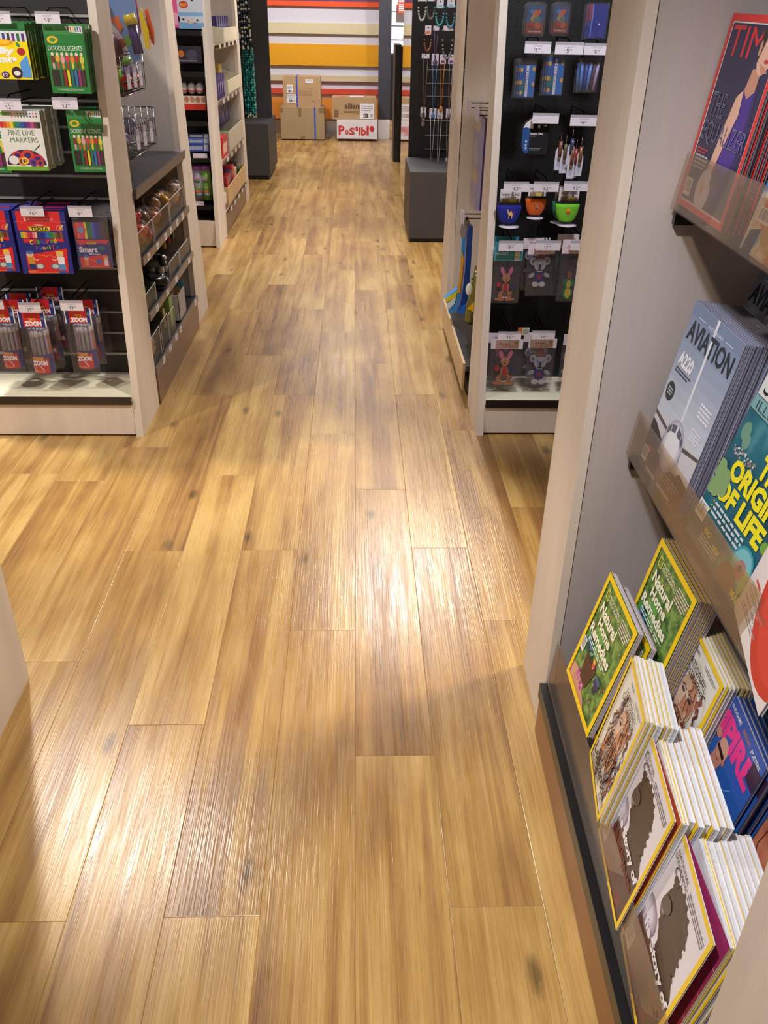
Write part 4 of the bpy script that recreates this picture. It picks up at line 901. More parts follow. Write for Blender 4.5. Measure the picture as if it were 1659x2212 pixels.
t, w, h = carton('marker_pack', 'dark marker pack cut by the left edge beside the fine line markers', 'marker pack', (-60, 372), (4, 250), 3.22, .02, (40, 44, 48), c_doodle)
t, w, h = carton('pencil_box', 'red and blue coloured pencil box under the $16 ticket', 'pencil box', (51, 591), (138, 457), 3.19, .03, (36, 40, 130), c_pencils, side=(30, 34, 100))
deep(t, 4, .036, 'red and blue coloured pencil box hanging behind the front one', 'coloured pencil boxes under the $16 ticket', .002)
t, w, h = carton('pencil_box', 'red and blue coloured pencil box cut by the left edge', 'pencil box', (-54, 587), (18, 455), 3.22, .03, (36, 40, 130), c_pencils, side=(30, 34, 100))
deep(t, 3, .036, 'red and blue coloured pencil box behind the one at the left edge', 'coloured pencil boxes at the left edge', .002)
t, w, h = carton('marker_pack', 'red and blue smart tip marker pack under the $6 ticket', 'marker pack', (173, 578), (228, 474), YF, .012, (36, 40, 130), c_smart, side=(150, 150, 150))
M().box(-.002, -.002, -.002, w + .002, -.001, h + .028, (230, 230, 235), 'film').build('clear_sleeve', t)
deep(t, 8, .02, 'smart tip marker pack hanging behind the front one', 'smart tip marker packs on one hook', .003)

def zoom_pack(label, BL, TR, Y, group=None):
    """clear tube of pens with a printed header card"""
    x, z, w, h = pk(BL, TR, Y); t = empty('marker_tube', label, 'marker tube', (x, Y, z), group=group); r = w * .40; cx = w / 2; cy = r + .004; hb = h * .74
    m = M().box(0, 0, hb + .004, w, .002, h, (36, 44, 130), 'print'); A = Art(m, w, h - hb - .004, O=(0, 0, hb + .004))
    A.rect(.16, .05, .66, .95, (214, 44, 50)); A.rect(0, 0, .04, 1, (236, 236, 240)); A.rect(.95, 0, .05, 1, (236, 236, 240)); A.text('TEXTA', .36, .44, .28, .14, (226, 206, 60), .03); A.text('ZOOM', .20, .10, .62, .30, (244, 244, 248), .07); A.ell(.88, .6, .05, .12, (90, 150, 210)); m.build('header_card', t)
    m = M(); n = 12; cs = [(206, 110, 70), (176, 150, 170), (160, 150, 146), (150, 146, 140), (130, 124, 122), (190, 150, 140)]
    for k in range(n):
        a = 2 * math.pi * k / n; px, py = cx + math.cos(a) * r * .74, cy + math.sin(a) * r * .74
        m.tube([(px, py, .006), (px, py, hb * .80)], r * .17, cs[(k * 5) % 6], 'plastic', 6); m.tube([(px, py, hb * .80), (px, py, hb * .93)], r * .2, (232, 230, 238), 'plastic', 6)
    m.build('pens', t)
    m = M().lathe([(r * .98, .002), (r, .006), (r, hb * .90), (r * .9, hb)], (cx, cy, 0), (235, 235, 240), 'film', 16); m.build('clear_tube', t)
    m = M(); n = 9; a0, a1 = math.radians(195), math.radians(345); z0, z1 = hb * .03, hb * .43
    def band(f0, f1, za, zb, c, e):
        k0 = 6; vs = []
        for k in range(k0 + 1):
            a = a0 + (a1 - a0) * (f0 + (f1 - f0) * k / k0); rr = r * 1.012 + e; vs.append((cx + math.cos(a) * rr, cy + math.sin(a) * rr))
        m.add([(p[0], p[1], za) for p in vs] + [(p[0], p[1], zb) for p in vs], [(k, k + 1, k + 2 + k0, k + 1 + k0) for k in range(k0)], c, 'print')
    band(0, 1, z0, z1, (36, 44, 130), 0); band(.08, .78, z0 + .003, z1 - .012, (206, 50, 48), .0003); band(.2, .62, z0 + (z1 - z0) * .74, z1 - .006, (214, 150, 60), .0006); band(.15, .6, z0 + .006, z0 + .014, (226, 120, 50), .0006)
    A = Art(m, r * 1.5, .02, O=(cx - r * .78, cy - r * 1.06, z0 + (z1 - z0) * .48)); A.text('ZOOM', .05, 0, .9, 1, (244, 244, 248), .07)
    A = Art(m, r * 1.0, .03, O=(cx - r * .45, cy - r * 1.04, z0 + .010)); A.line([(.3, .95), (.7, .1)], .12, (236, 190, 190)); m.build('wrap_label', t)
    m = M().box(-.002, -.001, -.006, w + .003, -.0005, hb + .01, (230, 230, 236), 'film').box(-.002, cy * 2 + .001, -.004, w + .006, cy * 2 + .0015, hb + .01, (230, 230, 236), 'film'); m.build('clear_bag', t)
    return t
t = zoom_pack('tube of marker pens under the middle $19 ticket of the bottom row', (70, 812), (101, 673), 3.19)
t.location.x -= .01
for i in range(2): dup(t, loc=(t.location.x + .012 * (i + 1), t.location.y + .085 * (i + 1), t.location.z + .022 * (i + 1)), label='tube of marker pens hanging behind the middle $19 one', group='marker tubes on the middle hook')
t = zoom_pack('tube of marker pens under the rightmost $19 ticket of the bottom row', (167, 802), (201, 665), 3.21)
t.location.x -= .012
for i in range(1): dup(t, loc=(t.location.x + .004, t.location.y + .09, t.location.z + .004), label='tube of marker pens hanging behind the rightmost $19 one')
t = zoom_pack('tube of marker pens at the left edge of the bottom row', (12, 801), (40, 665), 3.21)
t.location.x -= .022
for i in range(2): dup(t, loc=(t.location.x + .012, t.location.y + .085 * (i + 1), t.location.z + .006), label='tube of marker pens hanging behind the one at the left edge', group='marker tubes on the left hook')
for lab, pr, a, b, Y in (('hook with a $12 ticket over the upper green marker pack', '12', (73.5, 24), (131.5, 51.5), 3.185), ('hook with a ticket over the yellow scented marker pack', '12', (-33, 23), (25, 51), 3.155),
                         ('hook with a $12 ticket over the white fine line markers', '12', (-12, 212), (48, 239), 3.175), ('hook with a $12 ticket over the lower green marker pack', '12', (110.7, 210), (169.5, 236.5), 3.19),
                         ('hook with a $16 ticket over the coloured pencil box', '16', (41.5, 445), (96.4, 467.7), 3.175), ('hook with a $6 ticket over the smart tip markers', '6', (145, 444.3), (200.3, 469), 3.19),
                         ('hook with a $19 ticket over the middle marker tubes', '19', (37.6, 653.7), (89.6, 675.6), 3.175), ('hook with a $19 ticket over the rightmost marker tubes', '19', (127.7, 649.5), (181, 671.4), 3.19),
                         ('hook with a $19 ticket over the marker tubes at the left edge', '19', (-44, 648), (9.4, 668), 3.19)): hook(lab, pr, a, b, Y, 3.42)

# --- right end: souvenirs on the pegboard
YR = 3.26
def c_photo(A):
    A.rect(0, 0, 1, 1, (60, 84, 120)); A.rect(0, 0, 1, .42, (126, 66, 50))
    for (x, y, r, c) in ((.5, .72, .2, (190, 100, 60)), (.4, .55, .18, (160, 130, 70)), (.6, .5, .2, (90, 110, 110)), (.3, .8, .12, (80, 120, 170)), (.7, .8, .12, (170, 90, 70)), (.35, .36, .14, (150, 70, 60)), (.66, .3, .18, (170, 90, 70))): A.ell(x, y, r, r * .7, c, 12)
    A.text('AUSTRALIA', .12, .06, .76, .06, (220, 190, 180), .02)
for BL, TR, lab, dk in (((1131, 79), (1183, 4), 'souvenir card in a clear case at the top left of the pegboard', 1), ((1189, 77), (1236, 4), 'darker souvenir card in a clear case, second in the top row', .6)):
    x, z, w, h = pk(BL, TR, YR); t = empty('souvenir_card', lab, 'souvenir card', (x, YR, z)); m = M().box(.006, .003, .008, w - .006, .006, h - .012, (90, 80, 90), 'print'); c_photo(Art(m, w - .012, h - .02, O=(.006, .003, .008))); m.build('card', t)
    m = M(); m.prism([(.0, .008), (.008, 0), (w - .008, 0), (w, .008), (w, h - .008), (w - .008, h), (.008, h), (0, h - .008)], 0, .0085, 'y', (230, 230, 240), 'film'); m.build('clear_case', t)
    dup(t, loc=(x - .004, YR + .014, z - .002), label=lab.replace('souvenir card', 'souvenir card behind the one').replace('in a clear case ', '').replace('in a clear case, ', ''))
x, z, w, h = pk((1262, 84), (1316, 6), YR); t = empty('flag_pack', 'blue flag folded in a clear bag at the top right of the pegboard', 'flag pack', (x, YR, z))
m = M().box(.008, .002, .004, w, .008, h - .004, (34, 52, 150), 'print'); A = Art(m, w - .008, h - .008, O=(.008, .002, .004)); A.poly([(.60 + (.07 if k % 2 == 0 else .032) * math.cos(k * math.pi / 7 + 1.57) , .40 + (.045 if k % 2 == 0 else .02) * math.sin(k * math.pi / 7 + 1.57)) for k in range(14)], (240, 240, 250), clip=False); A.rect(0, .5, .16, .5, (150, 60, 90)); A.line([(.16, 0), (.2, .6), (.18, 1)], .06, (120, 140, 210)); m.build('flag', t)
M().box(0, 0, 0, w + .003, .001, h, (220, 220, 235), 'film').build('clear_bag', t); dup(t, loc=(x - .008, YR + .012, z - .004), label='blue flag in a clear bag hanging behind the foremost flag')
def c_lug(A, s_=0):
    A.rect(0, 0, 1, 1, (34, 90, 170)); A.rect(.55, 0, .45, 1, (50, 120, 200)); A.ell(.30, .3, .3, .2, (40, 110, 120))
    for (x, y) in ((.12, .85), (.9, .88), (.1, .45), (.15, .12), (.92, .4)): A.ell(x, y, .10, .07, (226, 180, 50), 7)
    A.rect(.42, 0, .16, .98, (236, 232, 240)); vs = 'AUSTRALIA'
    for i, ch in enumerate(vs[::-1]): A.text(ch, .455, .86 - i * .085 + .0, .09, .05, (50, 60, 110), .02)
for BL, TR, lab in (((1119, 209), (1158, 141), 'blue and yellow luggage tag in a clear bag, leftmost of the second row'), ((1178, 204), (1221, 126), 'blue and yellow luggage tag in the middle of the second row')):
    x, z, w, h = pk(BL, TR, YR); t = empty('luggage_tag', lab, 'luggage tag', (x, YR, z)); m = M().box(0, .002, 0, w, .005, h, (34, 90, 170), 'print'); c_lug(Art(m, w, h, O=(0, .002, 0))); m.build('tag', t)
    M().box(-.008, 0, -.004, w + .002, .0012, h + .02, (225, 225, 235), 'film').build('clear_bag', t)
    for k in range(2): dup(t, loc=(x - .006 * (k + 1), YR + .010 * (k + 1), z - .002 * k), label=lab.replace('luggage tag', 'luggage tag tucked behind').replace(' in a clear bag', ''), group='luggage tags behind ' + ('the leftmost' if BL[0] < 1150 else 'the middle one'))
x, z, w, h = pk((1244, 200), (1298, 126), YR); t = empty('pen_set', 'blue and pink pen set in a clear bag at the right of the second row', 'pen set', (x, YR, z)); m = M()
for k, (c, tl) in enumerate([((90, 150, 230), -.1), ((60, 80, 180), .1), ((120, 170, 240), .22), ((96, 70, 90), .3), ((206, 180, 220), .34)]):
    x0 = w * (.14 + .15 * k); m.tube([(x0 + .006, .008, .006), (x0 + .006 + tl * .03, .008, h * .88)], .0055, c, 'plastic', 8)
m.build('pens', t); M().box(0, 0, 0, w, .001, h, (220, 220, 240), 'film').build('clear_bag', t)
dup(t, loc=(x - .008, YR + .016, z - .003), label='pen set in a clear bag hanging behind the foremost pen set')
# insect net pouch
x, z, w, h = pk((1125, 333), (1189, 255), YR); t = empty('insect_net', 'black and blue insect net pouch with white words', 'insect net', (x, YR, z)); m = M()
m.prism([(0, h * .2), (w * .12, .0), (w, 0), (w, h * .86), (w * .7, h * .95), (w * .35, h), (w * .1, h * .86), (0, h * .7)], 0, .03, 'y', (22, 22, 28), 'cloth'); A = Art(m, w, h)
A.poly([(0, .2), (.0, .72), (.27, .72), (.27, .06), (.14, 0.02)], (44, 84, 150)); A.poly([(0, .72), (.1, .86), (.35, 1.0), (.38, .98), (.38, .70), (.12, .74)], (222, 222, 228)); A.text('Insect Net', .29, .54, .50, .07, (226, 226, 230), .02); A.lines(.29, .48, .3, .04, 1, (150, 150, 156), 2); A.lines(.29, .10, .45, .09, 2, (150, 150, 156), 3)
for i, ch in enumerate('360'): A.text(ch, .12, .14 + i * .09, .08, .07, (226, 226, 230), .02)
A.poly([(.55, .80), (.66, .82), (.64, .72), (.57, .73)], (190, 196, 206)); A.poly([(.74, .80), (.92, .82), (.88, .76)], (190, 196, 206)); m.build('pouch', t)
# hanging key rings with white cards
rnd = random.Random(6)
cols = [(120, 76, 60), (90, 84, 60), (40, 60, 90), (150, 50, 50), (130, 90, 60)]
for k in range(6):
    u0 = [1196, 1207, 1221, 1229, 1240, 1222][k]; BL = (u0, 372 - [4, -2, 10, -12, -8, -14][k] * 1.0); x, z, w, h = pk(BL, (u0 + 26, BL[1] - 84), YR - .006 * k)
    t = empty('keyring', ['key ring on a white card, lowest left of the hanging cluster', 'key ring on a white card, second from the left in the cluster', 'key ring on a white card in the middle of the cluster', 'key ring with a red barrel in the cluster', 'key ring on a white card at the right of the cluster', 'key ring with rounded white tag at the front of the cluster'][k], 'key ring', (x, YR - .006 * k, z))
    m = M(); ch = h * .60; m.prism([(0, 0), (w * .95, 0), (w, ch * .75), (w * .8, ch), (w * .2, ch), (0, ch * .8)], .0, .0015, 'y', (206, 204, 222), 'print'); A = Art(m, w, ch); A.ell(.5, .32, .26, .2, (176, 176, 196), 10); m.build('card', t)
    m = M().tube([(w * .5, -.008, h * .36), (w * .5, -.008, h * .76)], [.006, .007], cols[k % 5], 'plastic', 8); m.build('charm', t)
    M().tube([(w * .5, -.006, h * .78), (w * .52, .0, h * .95), (w * .56, .005, h)], .0015, (190, 186, 190), 'metal', 5).build('cord', t)
# wine glass coolers
def cooler(label, BLp, TRp, col, motif, foot, word, Y):
    x, z, w, h = pk(BLp, TRp, Y); t = empty('wine_cooler', label, 'wine cooler', (x + w / 2, Y + .02, z)); m = M(); n = 24
    prof = [(.10, 0), (.25, .06), (.37, .25), (.44, .5), (.475, .75), (.50, .95)]
    def sq(mm):
        mm.v = [(a, b * .42, c) for a, b, c in mm.v]; return mm
    sq(m.lathe([(r * w, q * h) for r, q in prof], (0, 0, 0), col, 'cloth', n)); yb = -.50 * w * .42
    A = Art(m, w * .5, h * .5, O=(-w * .25, -.475 * w * .42 - .0015, h * .28)); motif(A); m.build('sleeve', t)
    m = sq(M().lathe([(.475 * w, .92 * h), (.515 * w, .95 * h), (.505 * w, 1.0 * h), (.49 * w, 1.01 * h)], (0, 0, 0), (16, 16, 22), 'cloth', n)); m.build('top_band', t)
    m = sq(M().lathe([(.09 * w, -.03 * h), (.22 * w, .03 * h), (.27 * w, .08 * h), (.25 * w, .085 * h)], (0, 0, 0), (16, 16, 22), 'cloth', n)); m.build('bottom_band', t)
    m = M().box(-w * .38, .004, h * .9, w * .42, .006, h * 1.62, (226, 220, 226), 'print'); A = Art(m, w * .8, h * .72, O=(-w * .38, .004, h * .9)); A.rect(.1, 0, .8, .42, (170, 130, 96)); A.ell(.62, .3, .2, .18, (220, 200, 110)); A.text('WINE GLASS', .08, .58, .84, .14, (36, 34, 40), .03); A.text('COOLER', .22, .42, .56, .13, (36, 34, 40), .03); m.build('header_card', t)
    M().lathe([(.30 * w, 0), (.39 * w, .002), (.39 * w, .004), (.1 * w, .006)], (foot * w, .0, -.13 * h), (214, 206, 216), 'plastic', 22).build('foot_disc', t)
    M().tube([(foot * w, 0, -.12 * h), (0, 0, 0)], .004, (200, 196, 206), 'plastic', 6).build('stem', t); return t
def mo_camel(c, ac):
    def f(A):
        A.ring(.62, .55, .2, .3, ac, .03, 14, -60, 120); A.poly([(.30, .92), (.38, .95), (.40, .72), (.50, .66), (.58, .82), (.66, .66), (.74, .55), (.72, .40), (.70, .08), (.66, .08), (.64, .36), (.50, .38), (.46, .05), (.42, .05), (.42, .40), (.34, .60), (.32, .80), (.24, .84)], c)
    return f
def mo_ball(A): A.ell(.5, .68, .2, .24, (226, 120, 40), 16); A.ell(.52, .74, .15, .15, (236, 190, 60)); A.poly([(.38, .62), (.5, .68), (.62, .66), (.58, .54), (.44, .52)], (206, 60, 40)); A.text('AUSTRALIA', .25, .26, .5, .08, (200, 110, 60), .02)
cooler('blue wine glass cooler with a camel picture', (1071, 487), (1131, 441), (30, 44, 150), mo_camel((230, 190, 120), (200, 50, 50)), .05, '', YR)
cooler('orange wine glass cooler with a small grey camel', (1133, 469), (1185, 427), (214, 96, 30), mo_camel((176, 120, 90), (190, 90, 50)), .02, '', YR)
t = cooler('bright green wine glass cooler with a round sun picture', (1197, 484), (1257, 438), (120, 206, 50), mo_ball, .05, '', YR)
q = cooler('dark green wine glass cooler hanging behind the bright green one', (1190, 478), (1244, 433), (40, 120, 84), mo_ball, -.1, '', YR + .05)
# magnets in clear bags
def roo(m, w, h):
    B = (196, 130, 84); K = (70, 40, 36)
    for s_ in (-1, 1):
        disc(m, w * (.5 + s_ * .15), h * .84, w * .07, h * .12, .004, .008, (226, 120, 170), rot=-18 * s_); disc(m, w * (.5 + s_ * .16), h * .84, w * .085, h * .135, .006, .009, K, rot=-18 * s_)
        disc(m, w * (.5 + s_ * .20), h * .06, w * .20, h * .035, .004, .009, B, rot=6 * s_); disc(m, w * (.5 + s_ * .13), h * .17, w * .12, h * .12, .005, .009, B)
        disc(m, w * (.5 + s_ * .055), h * .70, w * .028, h * .030, .0015, .003, (240, 236, 230)); disc(m, w * (.5 + s_ * .05), h * .695, w * .014, h * .018, .001, .002, (20, 16, 16))
    disc(m, w * .5, h * .66, w * .15, h * .12, .003, .009, B); disc(m, w * .5, h * .60, w * .08, h * .06, .002, .008, (206, 146, 100)); disc(m, w * .5, h * .61, w * .03, h * .022, .001, .003, K)
    disc(m, w * .5, h * .36, w * .14, h * .18, .004, .009, B); m.prism([(w * .40, h * .30), (w * .60, h * .30), (w * .56, h * .52), (w * .44, h * .52)], .0025, .0045, 'y', (190, 40, 44), 'plastic'); disc(m, w * .5, h * .22, w * .10, h * .09, .002, .005, (110, 84, 66)); disc(m, w * .5, h * .12, w * .10, h * .02, .002, .005, (232, 226, 220))
    disc(m, w * .24, h * .47, w * .08, h * .07, .002, .008, (196, 40, 50)); disc(m, w * .78, h * .42, w * .11, h * .05, .002, .008, (40, 50, 110)); m.tube([(w * .62, .008, h * .16), (w * .74, .008, h * .22), (w * .78, .008, h * .36)], .006, B, 'plastic', 6)
def koala(m, w, h):
    G = (176, 176, 188); K = (50, 52, 66)
    for s_ in (-1, 1):
        disc(m, w * (.5 + s_ * .27), h * .70, w * .13, h * .11, .004, .009, G); disc(m, w * (.5 + s_ * .28), h * .69, w * .06, h * .055, .003, .005, (120, 116, 130)); disc(m, w * (.5 + s_ * .28), h * .70, w * .15, h * .13, .006, .010, K)
        disc(m, w * (.5 + s_ * .30), h * .32, w * .13, h * .05, .004, .009, G, rot=-28 * s_); disc(m, w * (.5 + s_ * .13), h * .08, w * .13, h * .07, .004, .009, (206, 206, 206)); disc(m, w * (.5 + s_ * .10), h * .62, w * .022, h * .02, .001, .003, (16, 16, 20))
    disc(m, w * .5, h * .60, w * .23, h * .17, .003, .009, G); disc(m, w * .5, h * .55, w * .055, h * .07, .001, .004, (56, 54, 70)); disc(m, w * .5, h * .44, w * .1, h * .05, .003, .005, (232, 230, 234)); disc(m, w * .5, h * .60, w * .25, h * .19, .006, .0095, K)
    disc(m, w * .5, h * .80, w * .20, h * .04, .001, .009, (150, 84, 60)); disc(m, w * .52, h * .87, w * .10, h * .08, .002, .009, (140, 80, 60)); m.prism([(w * .34, h * .16), (w * .66, h * .16), (w * .64, h * .42), (w * .36, h * .42)], .003, .008, 'y', (50, 56, 130), 'plastic'); disc(m, w * .5, h * .28, w * .10, h * .07, .002, .004, (150, 50, 80))
def kroc(m, w, h):
    disc(m, w * .5, h * .66, w * .12, h * .10, .003, .009, (150, 90, 66)); disc(m, w * .5, h * .45, w * .26, h * .13, .003, .009, (40, 130, 90)); disc(m, w * .5, h * .42, w * .10, h * .12, .002, .005, (220, 190, 60)); disc(m, w * .48, h * .2, w * .22, h * .18, .003, .009, (40, 140, 80)); disc(m, w * .5, h * .2, w * .14, h * .14, .002, .005, (226, 206, 70))
def magnet(label, BLp, TRp, fig, hdr, Y, hs=.24, fx=(.16, .14, .68, .60), mirror=None):
    x, z, w, h = pk(BLp, TRp, Y); t = empty('magnet_pack', label, 'magnet pack', (x, Y, z)); hh = h * hs
    m = M().box(0, 0, h - hh, w, .002, h, hdr[0], 'print'); A = Art(m, w, hh, O=(0, 0, h - hh)); 
    if hdr[1] == 'teal': A.text('MAGNET', .07, .30, .42, .17, (200, 214, 222), .03); A.rect(.72, .02, .19, .52, (210, 216, 206)); A.rect(0, .62, 1, .38, (56, 130, 146))
    else: A.text('MAGNETS', .16, .10, .70, .36, (170, 50, 60), .07); A.text('MAGNETS', .165, .12, .69, .33, (238, 220, 226), .02); A.text('Aussie', .24, .44, .34, .22, (200, 110, 130), .04); A.ell(.78, .62, .06, .14, (190, 160, 50))
    m.build('header_card', t)
    f = M(); fig(f, w * fx[2], h * fx[3]); o = f.build('magnet', t, (w * fx[0], .003, h * fx[1] * .2))
    m = M().box(0, .0, 0, w, .001, h - hh, (226, 224, 236), 'film').box(0, .016, 0, w, .017, h - hh, (200, 180, 170), 'bag'); m.build('clear_bag', t); return t
TEAL = ((70, 150, 166), 'teal'); WHT = ((226, 214, 222), 'white')
a = magnet('kangaroo magnet in a clear bag with teal header', (1060, 655), (1132, 523), roo, TEAL, YR, .30, (.02, .1, .96, .60))
b = magnet('koala magnet in a clear bag under the second $7 ticket', (1134, 640), (1204, 527), koala, WHT, YR, .20, (.02, .8, .94, .72)); b.rotation_euler = (0, -.03, 0)
c = magnet('green crocodile magnet in a clear bag half hidden by the rack post', (1201, 652), (1265, 518), kroc, WHT, YR, .22, (.0, .1, 1.0, .62))
d = magnet('kangaroo magnet in a clear bag with white header, bottom row', (1053, 836), (1131, 733), roo, WHT, YR, .20, (.02, .1, .96, .78))
e = magnet('koala magnet in a clear bag with white header, bottom row', (1132, 834), (1204, 732), koala, WHT, YR, .19, (.01, .1, .98, .80))
f_ = magnet('magnet in a clear bag with white header beside the rack post, bottom row', (1205, 834), (1262, 722), koala, WHT, YR, .2, (.02, .1, .96, .78))
for o, lab in ((a, 'kangaroo magnet bag hanging behind the teal-headed one'), (b, 'koala magnet bag hanging behind the one under the $7 ticket'), (d, 'kangaroo magnet bag hanging behind the bottom row kangaroo'), (e, 'koala magnet bag hanging behind the bottom row koala'), (c, 'crocodile magnet bag hanging behind the front one')):
    dup(o, loc=(o.location.x - .012, o.location.y + .045, o.location.z + .010), label=lab)
m = M().box(0, 0, 0, .045, .0015, .03, (214, 210, 190), 'print'); A = Art(m, .045, .03); A.rect(.0, .0, .4, 1, (206, 110, 40)); A.rect(.46, .15, .5, .7, (160, 160, 150)); o = m.build('price_sticker', loc=tuple(at(1118, 724, Y=3.255))); tag(o, 'small orange and cream sticker tag between the two bottom row magnet headers', 'sticker')
for lab, pr, p, q, bl in (('hook with a $5 ticket, leftmost under the souvenir cards', '5', (1135, 89), (1189, 115.7), 0), ('hook with a $5 ticket, middle of the three', '5', (1201, 90), (1259, 118.4), 0), ('hook with a $5 ticket, rightmost of the three', '5', (1263.4, 93), (1317, 119.3), 0),
                      ('hook with a blank white ticket over the insect net', '', (1151.6, 244), (1206, 267.6), 1), ('hook with a $4 ticket over the key rings', '4', (1233.5, 248), (1289.6, 272.7), 0),
                      ('hook with a $12 ticket over the blue wine cooler', '12', (1089, 392), (1141.5, 414.5), 0), ('hook with a $12 ticket over the orange wine cooler', '12', (1154, 392), (1206, 414.5), 0), ('hook with a $12 ticket over the bright green wine cooler', '12', (1219.6, 391), (1270, 413), 0),
                      ('hook with a $7 ticket over the teal-headed magnet', '7', (1078.5, 520), (1129.6, 542.4), 0), ('hook with a $7 ticket over the koala magnet', '7', (1158.6, 519.6), (1210, 541), 0), ('hook with a ticket beside the rack post over the crocodile magnet', '7', (1234, 520), (1284, 541), 0),
                      ('hook with a $10 ticket over the bottom row kangaroo magnet', '10', (1077, 716.5), (1125, 734), 0), ('hook with a $10 ticket over the bottom row koala magnet', '10', (1150.5, 715), (1198, 733), 0)): hook(lab, pr, p, q, 3.235, 3.45, bl)

# ------------------------------------------------------------------ aisle side of the left gondola
def blob_toy(name, label, cat, p, parts, group=None, rz=0):
    """parts: (part name, [(kind, args...)])"""
    t = empty(name, label, cat, p, rz, group)
    for pn, shapes in parts:
        m = M()
        for s_ in shapes:
            if s_[0] == 'ball': m.ball(*s_[1:])
            elif s_[0] == 'box': m.box(*s_[1:])
            elif s_[0] == 'tube': m.tube(*s_[1:])
            elif s_[0] == 'lathe': m.lathe(*s_[1:])
        m.build(pn, t)
    return t
def bin_clear(label, y0, y1, z, h, x1=-.862, x0=-1.02, slope=.6, group=None):
    """open clear bin: low front, higher back; built as five thin walls"""
    t = empty('clear_bin', label, 'clear bin', (x1, y0, z), group=group); d = x1 - x0; w = y1 - y0
    M().box(-.003, 0, .001, 0, w, h * slope, (225, 225, 225), 'acrylic').build('front', t)
    for y in (0, w - .003): M().prism([(-d, .001), (-.003, .001), (-.003, h * slope), (-d, h)], y, y + .003, 'y', (225, 225, 225), 'acrylic').build('side', t)
    M().box(-d, .003, .001, -.003, w - .003, .004, (225, 225, 225), 'acrylic').build('base', t)
    m = M()
    for y in (0, w - .003): m.box(-.0035, y, .001, .0, y + .003, h * slope + .001, (235, 235, 240), 'plastic')
    m.box(-.003, 0, h * slope, 0, w, h * slope + .0015, (235, 235, 240), 'plastic'); m.build('bright_edge', t); return t
def bag_toys(name, cat, label, group, y0, y1, z, n, cols, r, film=True, x0=-.99, x1=-.885, zh=.08, seed=1):
    rnd = random.Random(seed)
    for i in range(n):
        p = (rnd.uniform(x0, x1), rnd.uniform(y0 + r, y1 - r), z + r + (i * 1.0 / n) * zh); c = cols[i % len(cols)]; q = r * rnd.uniform(.75, 1.1)
        t = empty(name, label, cat, p, rnd.uniform(0, 3), group)
        M().ball((0, 0, 0), (q, q * .8, q * .85), c, 'plastic', 12, 7).ball((q * .7, 0, q * .3), (q * .5, q * .5, q * .4), [min(255, k + 18) for k in c], 'plastic', 10, 6).build('toy', t)
        if film: M().ball((q * .1, 0, q * .12), (q * 1.45, q * 1.15, q * 1.35), (230, 230, 235), 'bag', 12, 7, Matrix.Rotation(.4, 3, 'X')).build('clear_wrap', t)
Z2, Z3, Z4 = .629, .401, .166
bin_clear('clear bin at the near end of the upper toy shelf', 3.50, 3.78, Z2, .16); bin_clear('clear bin holding amber toys in the middle of the upper toy shelf', 3.80, 4.14, Z2, .16); bin_clear('clear bin at the far end of the upper toy shelf', 4.16, 4.54, Z2, .17)
bag_toys('wrapped_toy', 'wrapped toy', 'orange-red wrapped toy in the near bin of the upper toy shelf', 'orange-red wrapped toys', 3.51, 3.77, Z2, 9, [(232, 84, 60), (240, 110, 70), (226, 70, 90)], .038, seed=2)
bag_toys('wrapped_toy', 'wrapped toy', 'pale orange wrapped toy in the middle bin of the upper toy shelf', 'pale orange wrapped toys', 3.81, 4.13, Z2, 8, [(206, 130, 80), (190, 150, 110), (150, 130, 110)], .036, seed=3)
bag_toys('wrapped_toy', 'wrapped toy', 'golden wrapped toy in the far bin of the upper toy shelf', 'golden wrapped toys', 4.17, 4.53, Z2, 9, [(236, 170, 50), (226, 190, 110), (200, 180, 160)], .034, seed=4)
bin_clear('clear bin with lime boxes at the near end of the middle toy shelf', 3.50, 3.70, Z3, .13); bin_clear('clear bin with white figures at the far end of the middle toy shelf', 4.02, 4.26, Z3, .13); bin_clear('clear bin at the far corner of the middle toy shelf', 4.28, 4.52, Z3, .13)
for (y, c, s_, lab) in ((3.54, (186, 206, 40), .075, 'lime green toy box, low in the near bin of the middle toy shelf'), (3.64, (176, 196, 50), .06, 'small lime green toy box leaning in the near bin')):
    t = empty('toy_box', lab, 'toy box', (-.955, y, Z3 + .005), .3); M().box(0, 0, 0, s_, s_ * .8, s_ * .9, c, 'print').build('carton', t); M().box(-.001, -.001, s_ * .9, s_ + .001, s_ * .8 + .001, s_ * .95, [k * .8 for k in c], 'print').build('lid', t)
blob_toy('toy_ball', 'blue toy ball above the lime boxes', 'toy', (-.92, 3.60, Z3 + .105), [('ball', [('ball', (0, 0, 0), .032, (50, 80, 180))]), ('cap', [('ball', (0, 0, .018), (.02, .02, .018), (210, 60, 50))])])
blob_toy('toy_binoculars', 'black toy binoculars lying in the middle toy shelf', 'toy', (-.92, 3.90, Z3 + .03), [('barrel', [('tube', [(-.05, -.035, 0), (.05, -.035, 0)], .026, (22, 22, 26)), ('ball', (.05, -.035, 0), .02, (120, 124, 130))]), ('barrel', [('tube', [(-.05, .035, 0), (.05, .035, 0)], .026, (22, 22, 26)), ('ball', (.05, .035, 0), .02, (120, 124, 130))]), ('bridge', [('box', -.02, -.04, .0, .02, .04, .03, (30, 30, 34), 'plastic')])], rz=.5)
blob_toy('toy_torch', 'grey and black toy torch behind the binoculars', 'toy', (-.93, 3.97, Z3 + .075), [('barrel', [('tube', [(-.05, 0, 0), (.03, .02, .02)], .020, (96, 98, 104))]), ('head', [('tube', [(.03, .02, .02), (.055, .027, .026)], .028, (30, 30, 34))])])
rnd = random.Random(12)
